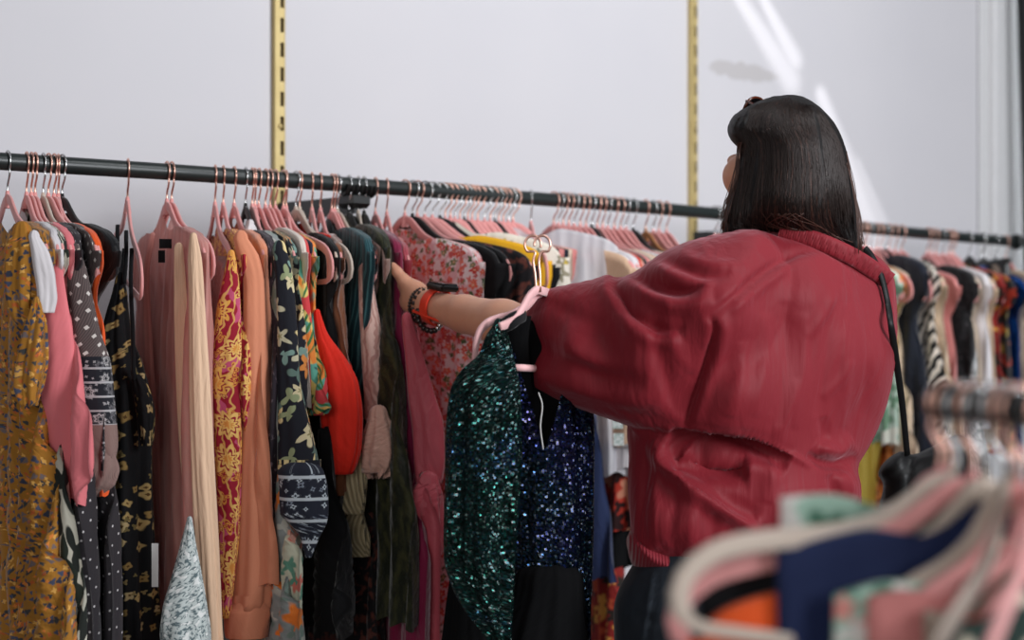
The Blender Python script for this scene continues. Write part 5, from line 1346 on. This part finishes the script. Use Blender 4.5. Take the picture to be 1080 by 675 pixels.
def held_dress():
    # hanger: neck at (566, 309)
    P = W(567, 268, 2.075); P[2] += .0
    yaw = math.atan2(-.42, -.9)          # near arm swings toward the camera's side, away from the jacket
    d = np.array([math.cos(yaw), math.sin(yaw)])
    root = empty('sequinned_dress', P-np.array([0, 0, .1]), 'green and blue sequinned dress with black skirt, held out on a pale pink hanger', 'dress')
    L = root.location; dz = lambda px: 2.075+(px-567)*.00085
    # long puffed sleeve
    rows = [(341, 521, 530), (356, 512, 537), (372, 506, 541), (392, 486, 546), (411, 476, 550), (444, 471, 552), (494, 468, 551), (550, 466, 549), (589, 467, 547), (620, 476, 545), (645, 490, 543), (668, 508, 541), (690, 520, 540), (740, 526, 541)]
    V, Q, UV = tube_mesh(rows, 1.995, P, flat=.5, folds=6, famp=.14, seed=4, n=110, nr=150, slope=0)
    mesh_np('sleeve', V, Q, M['seqgreen'], root, L, UV)
    rows = [(404, 590, 622), (425, 592, 626), (450, 596, 628), (500, 598, 628), (560, 600, 627), (606, 602, 625), (650, 604, 624), (740, 606, 624)]
    V, Q, UV = tube_mesh(rows, 2.09, P, flat=.6, folds=5, famp=.14, seed=9, n=90, nr=120, du=3.)
    mesh_np('sleeve', V, Q, M['seqblue'], root, L, UV)
    # bodice, cut away in a deep V over its black lining
    rows = [(352, 524, 592), (385, 528, 600), (420, 532, 607), (470, 534, 610), (530, 536, 612), (580, 540, 613), (606, 543, 612), (616, 545, 610)]
    V, Q, UV = tube_mesh(rows, 2.075, P, flat=.5, folds=7, famp=.05, seed=6, n=150, nr=150, inner=False, du=1.)
    V = np.array(V); px, py = pxy(V); front = V[:, 1] < 2.075
    def inV(x, y):
        lx = np.interp(y, [335, 352, 392, 430, 479], [531, 536, 548, 560, 575]); rx = np.interp(y, [335, 380, 420, 450, 479], [606, 600, 592, 584, 575]); return (x > lx) & (x < rx) & (y < 479)
    cut = inV(px, py)
    Q = [q for q in Q if not (len(q) > 4 or (all(cut[i] for i in q)))]
    mesh_np('bodice', V, Q, M['seqblue'], root, L, UV)
    rows2 = [(350, 535, 590), (385, 536, 596), (420, 540, 602), (480, 542, 606), (560, 545, 608), (600, 548, 607)]
    V, Q, UV = tube_mesh(rows2, 2.09, P, flat=.35, folds=3, famp=.03, seed=2, inner=False)
    mesh_np('lining', V, Q, M['chiffon'], root, L, UV)
    rows = [(603, 542, 614), (612, 540, 615), (625, 538, 616), (650, 528, 619), (675, 518, 622), (760, 498, 628)]
    V, Q, UV = tube_mesh(rows, 2.075, P, flat=.68, folds=9, famp=.06, seed=12, n=90, nr=50)
    mesh_np('skirt', V, Q, M['chiffon'], root, L, UV)
    rows = [(585, 476, 500), (610, 474, 512), (640, 470, 524), (675, 466, 532), (760, 460, 540)]
    V, Q, UV = tube_mesh(rows, 2.06, P, flat=.5, folds=7, famp=.14, seed=14, n=80, nr=40)
    mesh_np('skirt_panel', V, Q, M['chiffon'], root, L, UV)
    m = MB(); m.tube(spline([W(568, 414, 2.02), W(572, 428, 2.02), W(570, 450, 2.02), W(573, 474, 2.02)], 20), .0009, 6); part(root, 'hanging_loop', m, M['labelwhite'])
    # black strap over the hanger arm
    m = MB(); m.tube(spline([W(552, 332, 2.02), W(544, 336, 2.0), W(534, 342, 2.0), W(524, 346, 2.02)], 16), .011, 10, ell=((0, 0, 1), 1, .5)); part(root, 'strap', m, M['black'])
    m = MB(); m.tube(spline([W(548, 332, 2.06), W(545, 360, 2.06), W(548, 395, 2.07), W(553, 420, 2.08)], 16), .017, 10, ell=((1, 0, 0), 1, .3)); part(root, 'strap', m, M['chiffon'])
    # two hangers, hooks side by side in the air
    def free_hanger(off, lbl, armL, hook_dx, bar=None):
        r = empty('clothes_hanger', W(567, 309, 2.05+off), lbl, 'clothes hanger'); l = r.location
        dd = 2.05+off
        m = MB()
        P_ = spline([W(x, y, dd+z_) for x, y, z_ in armL], 60)
        m.tube(P_, .0064, 12, ell=((0, -.6, 1), 1., .55, 1)); m.build('hanger_body', M['palepink'], r, l)
        if bar:
            m = MB(); m.tube([W(x, y, dd+z_) for x, y, z_ in bar], .0052, 10); m.build('bar', M['palepink'], r, l)
        hx = hook_dx; m = MB()
        pts = [(566+hx*.4, 308), (565+hx*.5, 290), (563+hx*.6, 276), (565+hx*.7, 266)]+[(563+hx+ (8.5)*math.cos(t), 258-9.5*math.sin(t)) for t in np.radians(np.linspace(-50 if hx > 2 else 230, 190 if hx > 2 else -20, 16))]
        m.tube(spline([W(x, y, dd) for x, y in pts], 60), .0019, 8); m.build('hook', M['copper'], r, l)
    free_hanger(-.02, 'pale pink hanger held in front, carrying the sequinned dress',
                [(612, 328, .22), (596, 319, .15), (580, 310, .09), (572, 307, .02), (566, 306, 0), (558, 313, -.01), (551, 325, -.02), (545, 334, -.03), (536, 341, -.035), (527, 345, -.04)], 9, [(536, 388, -.0), (551, 388, 0), (575, 389, .09), (610, 390, .2)])
    free_hanger(.012, 'second pale pink hanger paired with the one holding the sequinned dress',
                [(610, 330, .2), (590, 318, .12), (575, 311, .06), (567, 310, 0), (556, 322, -.015), (540, 332, -.03), (526, 336, -.04), (514, 341, -.05), (506, 350, -.055), (502, 364, -.055), (501, 380, -.05)], -1)
held_dress()

# ------------------------------------------------------------------ on the wrist
g = G('orange_silicone_strap', .6, .1); g.col(S(232,62,34)); M['orangestrap'] = g.m
g = G('gunmetal_beads', .3, 0, .5, .8); g.col(S(70,64,62)); M['gun'] = g.m
M['glassblack'] = (lambda g: (g.col(S(10,12,14)), g.m)[-1])(G('black_glass', .08, 0, .7))
def ring_at(px, py, d, R, tiltx, n=40, asp=.8, sweep=(0, 360)):
    """loop around the forearm; forearm axis runs toward the hand"""
    c = W(px, py, d); ax_ = W(452, 322, 2.425)-W(530, 341, 2.27); ax_ /= np.linalg.norm(ax_); ax_ = ax_+np.array([0, 0, tiltx]); ax_ /= np.linalg.norm(ax_)
    u = np.cross(ax_, [0, 0, 1.]); u /= np.linalg.norm(u); w = np.cross(u, ax_)
    return [c+u*R*asp*math.cos(t)+w*R*math.sin(t) for t in np.radians(np.linspace(*sweep, n, endpoint=False))], c, ax_, u, w
def wristwear():
    pts, c, ax_, u, w = ring_at(461, 324, 2.405, .0305, 0, 48, .96)
    root = empty('wristwatch', c, 'watch with black face and orange silicone strap on the outstretched wrist', 'wristwatch')
    m = MB(); m.tube(pts, .010, 12, closed=True, ell=(tuple(ax_), 1., .22, 1)); m.build('strap', M['orangestrap'], root, root.location)
    top = c+w*.036; R3 = np.stack([ax_, u, w], 1)
    m = MB(); m.box(top-ax_*.010, (.048, .038, .012), R3, .004); m.build('watch_case', M['blackmetal'], root, root.location)
    m = MB(); m.box(top-ax_*.010+w*.0065, (.040, .032, .002), R3, .0008); m.build('watch_face', M['glassblack'], root, root.location)
    for k in range(2):
        pts, c, *_ = ring_at(449-k*3, 323, 2.43+.006*k, .029+.001*k, -.1*k, 34, .95)
        r = empty('bracelet', c, ('dark metal chain bracelet beside the orange watch strap', 'thin dark bracelet lying nearest the hand')[k], 'bracelet')
        for i, p in enumerate(pts):
            if k == 0 and i % 2: continue
            m = MB(); m.lathe([(.0001, -.0032), (.0026, -.0018), (.0032, 0), (.0026, .0018), (.0001, .0032)], p, pts[(i+1) % len(pts)]-p, 8) if k else m.tube([p+(q-p)*1 for q in (p-w*.003, p+w*.003)], .0028, 6)
            m.build('bead', M['gun'], r, r.location)
    pts = spline([W(436, 328, 2.41), W(448, 333, 2.385), W(462, 338, 2.37), W(474, 340, 2.375), W(478, 334, 2.40)], 30)
    back = spline([W(478, 334, 2.40), W(474, 318, 2.45), W(450, 304, 2.47), W(437, 314, 2.475), W(436, 328, 2.41)], 24)
    m = MB(); m.tube(np.vstack([pts, back[1:-1]]), .0024, 8, closed=True)
    o = m.build('cord_bracelet', M['orangestrap'], None, tuple(W(455, 330, 2.41))); tag(o, 'thin orange cord bracelet slanting across the wrist', 'bracelet')
    c = W(452, 343, 2.40)
    r = empty('charm_bracelet', c, 'bracelet of dark and silver charms dangling below the wrist', 'bracelet')
    lp = spline([W(442, 322, 2.41), W(441, 336, 2.40), W(447, 346, 2.395), W(457, 349, 2.39), W(464, 343, 2.39), W(466, 334, 2.39)], 26)
    m = MB(); m.tube(lp, .0016, 6); m.build('cord', M['gun'], r, c)
    for i in range(2, 26, 2):
        p = lp[i]; m = MB(); m.lathe([(.0001, -.0055), (.0045, -.003), (.0055, 0), (.0045, .003), (.0001, .0055)], p, lp[min(i+1, 25)]-lp[i-1], 10)
        m.build('charm', M['steel'] if i in (18, 20) else M['gun'], r, c)
wristwear()

# ------------------------------------------------------------------ shoulder bag
g = G('black_leather', .5, 0, .25); g.col(S(12,12,13)); g.bump(g.noise(g.obj(), 180, 3), .3, .001); M['leather'] = g.m
def bag():
    c = W(962, 505, 2.42)
    r = empty('shoulder_bag', c, 'black leather shoulder bag on a long thin strap behind the jacket', 'shoulder bag')
    sp = [(912, 262, 2.04), (920, 272, 2.05), (929, 290, 2.07), (936, 318, 2.10), (940, 345, 2.13), (946, 385, 2.2), (952, 430, 2.28), (957, 480, 2.36)]
    P = []
    for x, y, d in sp:
        if y < 330: d = min(d+.1, float(surf_depth(min(x, 936), y))-.006)
        P.append(W(x, y, d))
    m = MB(); m.tube(spline(P, 60), .0055, 8, ell=((1, .4, 0), 1, .35)); m.build('strap', M['leather'], r, c)
    sd = poly_sd([(932, 512), (926, 500), (934, 486), (950, 476), (962, 480), (985, 470), (1010, 458), (1022, 470), (1020, 520), (1000, 580), (930, 585), (926, 545)], 3)
    ax, X = grid((.56, 2.3, 1.0), (.86, 2.62, 1.22), .005)
    f = inflate(X, sd, lambda a, b: 2.44+0*a, lambda a, b: .05+0*a, .05)
    V, Q = surface_nets(f.astype(np.float32), *ax); V = relax(V, Q, 3)
    V = sculpt(V, Q, [([(930, 500), (950, 496), (962, 482)], 4, -.006), ([(962, 482), (958, 510), (960, 540)], 3, -.005), ([(965, 486), (990, 482), (1015, 474)], 4, .004)])
    mesh_np('bag_body', V, Q, M['leather'], r, c)
bag()

# ------------------------------------------------------------------ the close rack
FE = np.array([.329, 1.10]); FD = np.array([.30, -.95]); FD = FD/np.linalg.norm(FD); FZ = CAMZ-.0545
def frail(t): p = FE+FD*t; return np.array([p[0], p[1], FZ])
def fr():
    root = empty('garment_rack', (frail(.45)[0], frail(.45)[1], 0), 'out-of-focus dark garment rack closest to the viewer, its round rail end showing', 'garment rack')
    l = root.location; m = MB(); m.tube([frail(t) for t in np.linspace(0, 1.25, 12)], .0125, 20); m.build('rail', M['rail'], root, l)
    m = MB(); m.lathe([(.0125, .02), (.0145, .018), (.0145, 0), (.012, -.005), (0, -.006)], frail(0), np.array([FD[0], FD[1], 0]), 20); m.build('end_cap', M['blackmetal'], root, l)
    for t in (.42, 1.15):
        p = frail(t); m = MB(); m.tube([[p[0], p[1], .06], [p[0], p[1], FZ]], .0125, 14); m.build('upright', M['rail'], root, l)
        a = np.array([-FD[1], FD[0], 0])
        m = MB(); m.tube([np.array([p[0], p[1], .06])-a*.25, np.array([p[0], p[1], .06])+a*.25], .014, 12); m.build('foot', M['rail'], root, l)
fr()
FYAW = math.atan2(-.30, -.95)
def fyaw(P, px, u=.2):
    best = None
    for dy in np.linspace(-50, 50, 201):
        y = FYAW+math.radians(dy); q = P[:2]+u*np.array([math.cos(y), math.sin(y)]); e = abs(q[0]/q[1]*F+CX-px)+abs(dy)*.1
        if best is None or e < best[0]: best = (e, y)
    return best[1]
FY0 = fyaw(frail(.034), 722, .222)
def FG(name, label, cat, t, tip, edge, bottom, mat, h, short, dz=0., **kw):
    P = frail(t); y = FY0; d = np.array([math.cos(y), math.sin(y)]); k = (tip-CX)/F
    kw.setdefault('top_u', float(np.clip((k*P[1]-P[0])/(d[0]-k*d[1]), .08, .24)))
    return garment(name, label, cat, 0, 0, edge, bottom, mat, h, P=P, yaw=y, short=short, hscale=min(1., (kw['top_u']-.012)/.222), nc=44, nr=44, **{**dict(fold=.004), **kw, 'T': .007})
M['coral2'] = solid('salmon_pink_fabric', S(232,140,136), .8); M['navy2'] = solid('navy_wool', S(26,38,76), .85, .2, .4)
FG('mint_blouse', 'mint and white flowered blouse at the end of the blurred close rack', 'blouse', .014, 822, [(528, 822), (560, 822), (640, 822), (760, 822)], 900, M['greenwhite'], 'pc', 'mint flowered blouse', topdrop=.018, hroll=-.16, T=.02)
FG('pink_blouse', 'pink blouse glimpsed under the big beige hanger on the close rack', 'blouse', .024, 782, [(560, 784), (600, 784), (700, 785)], 900, M['coral2'], 'pc', 'pink blouse under the beige hanger', topdrop=-.018, hroll=-.14)
P = frail(.034); place_hanger(P, fyaw(P, 722, .245), 'bs', 'large blurred beige velvet hanger, the most exposed one on the close rack', roll=-.2)
FG('black_sweater', 'black sweater drooping under the big beige hanger on the close rack', 'sweater', .037, 738, [(592, 742), (620, 736), (650, 732), (700, 730)], 900, M['black'], 'ks', 'black sweater on the close rack', topdrop=-.016, hroll=-.16, T=.018)
FG('orange_blouse', 'bright orange blouse on the close rack, under the black sweater', 'blouse', .052, 716, [(640, 716), (670, 712), (700, 705), (760, 705)], 900, M['orange'], 'pc', 'orange blouse on the close rack', topdrop=-.034, hroll=-.10)
FG('navy_jacket', 'navy blue jacket arching across the blurred close rack', 'jacket', .062, 818, [(595, 822), (615, 816), (650, 808), (680, 802), (760, 798)], 900, M['navy2'], 'bs', 'navy jacket on the close rack', topdrop=.010, T=.024, hroll=-.04)
FG('mint_floral_dress', 'mint and white floral dress in front of the navy jacket', 'dress', .080, 880, [(610, 930), (635, 885), (660, 866), (720, 860)], 900, M['mintclose'], 'bs', 'mint floral dress on the close rack', topdrop=-.016, T=.016, hroll=.05)
FG('pink_cardigan', 'pale pink knit showing as a curved edge in front of the mint floral dress', 'cardigan', .092, 915, [(620, 940), (650, 918), (700, 905)], 900, M['dustyrose'], 'pc', 'pale pink knit on the close rack', topdrop=-.02, hroll=.06)
place_hanger(frail(.088), fyaw(frail(.088), 975, .22), 'bs', 'blurred beige hanger second in size on the close rack', roll=.0)
FG('taupe_blouse', 'taupe and brown blouse beside the mint floral dress on the close rack', 'blouse', .104, 975, [(615, 982), (650, 972), (700, 968)], 900, M['taupe'], 'pc', 'taupe blouse on the close rack', topdrop=-.03, hroll=.08)
place_hanger(frail(.118), fyaw(frail(.118), 1030, .22), 'pc', 'blurred pink velvet hanger nearest the viewer on the close rack', roll=.0)
FG('green_floral_blouse', 'dark green floral blouse, closest garment to the viewer on the close rack', 'blouse', .132, 1020, [(640, 1026), (670, 1016), (720, 1010)], 900, M['greenblack'], 'pc', 'dark green floral blouse', topdrop=-.03, hroll=.08)
# ------------------------------------------------------------------ camera, light, view
cd = bpy.data.cameras.new('camera'); cam = bpy.data.objects.new('camera', cd); COL.objects.link(cam)
cam.location = (0, 0, CAMZ); cam.rotation_euler = (math.pi/2, 0, 0)
cd.sensor_width = 36; cd.lens = 50; cd.shift_y = 13.5/1080
cd.dof.use_dof = True; cd.dof.focus_distance = 2.2; cd.dof.aperture_fstop = 2.5
cd.clip_start = .05
scene.camera = cam
def area(name, loc, target, size, power, color=(1, 1, 1), sy=None, spread=180):
    l = bpy.data.lights.new(name, 'AREA'); l.energy = power; l.color = color; l.size = size; l.spread = math.radians(spread)
    if sy: l.shape = 'RECTANGLE'; l.size_y = sy
    o = bpy.data.objects.new(name, l); COL.objects.link(o); o.location = loc
    o.rotation_euler = (Vector(target)-Vector(loc)).to_track_quat('-Z', 'Y').to_euler(); return o
area('window_daylight', (3.3, -.1, 2.3), (.7, 2.6, 1.4), 1.6, 165, (.93, .96, 1), 1.8)
area('wall_wash', (1.2, 1.9, 3.2), (1.2, 4.2, 1.7), 1.4, 32, (.96, .98, 1), .6)  # unseen area light, added overhead to keep the back wall bright
area('low_fill', (-1.0, -1.4, 1.9), (0, 2.6, .9), 2.0, 26, (1, .98, .96), 1.4)  # added fill behind the camera, lifts the lower part of the clothes
wd = bpy.data.worlds.new('room_light'); scene.world = wd; wd.use_nodes = True
bg = wd.node_tree.nodes['Background']; bg.inputs[0].default_value = (.86, .9, 1, 1); bg.inputs[1].default_value = .11
# streak of reflected sun on the wall: an added spot, its beam masked by nodes into that shape
def sunglint():
    Lp = np.array([2.6, 1.0, 2.9]); tgt = wall_pt(wall_px(850, 120)[0], 0, wall_px(850, 120)[1])
    l = bpy.data.lights.new('streak_gobo', 'SPOT'); l.energy = 300; l.spot_size = math.radians(40); l.spot_blend = .1; l.shadow_soft_size = .004
    o = bpy.data.objects.new('streak_gobo', l); COL.objects.link(o); o.location = Lp
    q = (Vector(tgt)-Vector(Lp)).to_track_quat('-Z', 'Y'); o.rotation_euler = q.to_euler()
    Mi = np.array(q.to_matrix()).T
    def uvp(px, py):
        s, z = wall_px(px, py); v = Mi @ (wall_pt(s, 0, z)-Lp); return v[0]/-v[2], v[1]/-v[2]
    l.use_nodes = True; nt = l.node_tree; em = nt.nodes['Emission']
    g = G.__new__(G); g.nt = nt; g.tc = None
    tc = g.n('ShaderNodeTexCoord'); sx = g.n('ShaderNodeSeparateXYZ'); g.put(sx.inputs[0], tc.outputs['Normal'])
    nz = g.math('ABSOLUTE', sx.outputs[2]); x = g.math('DIVIDE', sx.outputs[0], nz); y = g.math('DIVIDE', sx.outputs[1], nz)
    cb = g.n('ShaderNodeCombineXYZ'); g.put(cb.inputs[0], x); g.put(cb.inputs[1], y); v = cb.outputs[0]
    tot = None
    segs = [((762, -30), (834, 84), 5, 13, .8), ((790, -30), (838, 62), 3, 10, .9), ((866, 100), (926, 262), 7, 15, 1.), ((905, 170), (940, 262), 3, 10, .6)]
    for a, b, r0, r1, w in segs:
        A = uvp(*a); B = uvp(*b); sc_ = np.hypot(*(np.array(uvp(a[0]+10, a[1]))-np.array(A)))/10
        ab = (B[0]-A[0], B[1]-A[1], 0); L2 = ab[0]**2+ab[1]**2
        ap = g.vm('SUBTRACT', v, (A[0], A[1], 0))
        t = g.math('DIVIDE', g.vm('DOT_PRODUCT', ap, ab), L2, clamp=True)
        d = g.vm('LENGTH', g.vm('SUBTRACT', ap, g.vm('SCALE', ab, sc=t)))
        rad = g.math('MULTIPLY_ADD', t, (r1-r0)*sc_, r0*sc_)
        m = g.math('MULTIPLY', g.step(g.math('DIVIDE', d, rad), 1.3, .2), w)
        tot = m if tot is None else g.math('MAXIMUM', tot, m)
    g.put(em.inputs['Strength'], tot)
sunglint()
vs = scene.view_settings; vs.view_transform = 'Standard'; vs.look = 'None'; vs.gamma = 1; vs.use_curve_mapping = False; vs.exposure = 0
scene.cycles.use_denoising = True; scene.cycles.max_bounces = 6; scene.cycles.transparent_max_bounces = 16
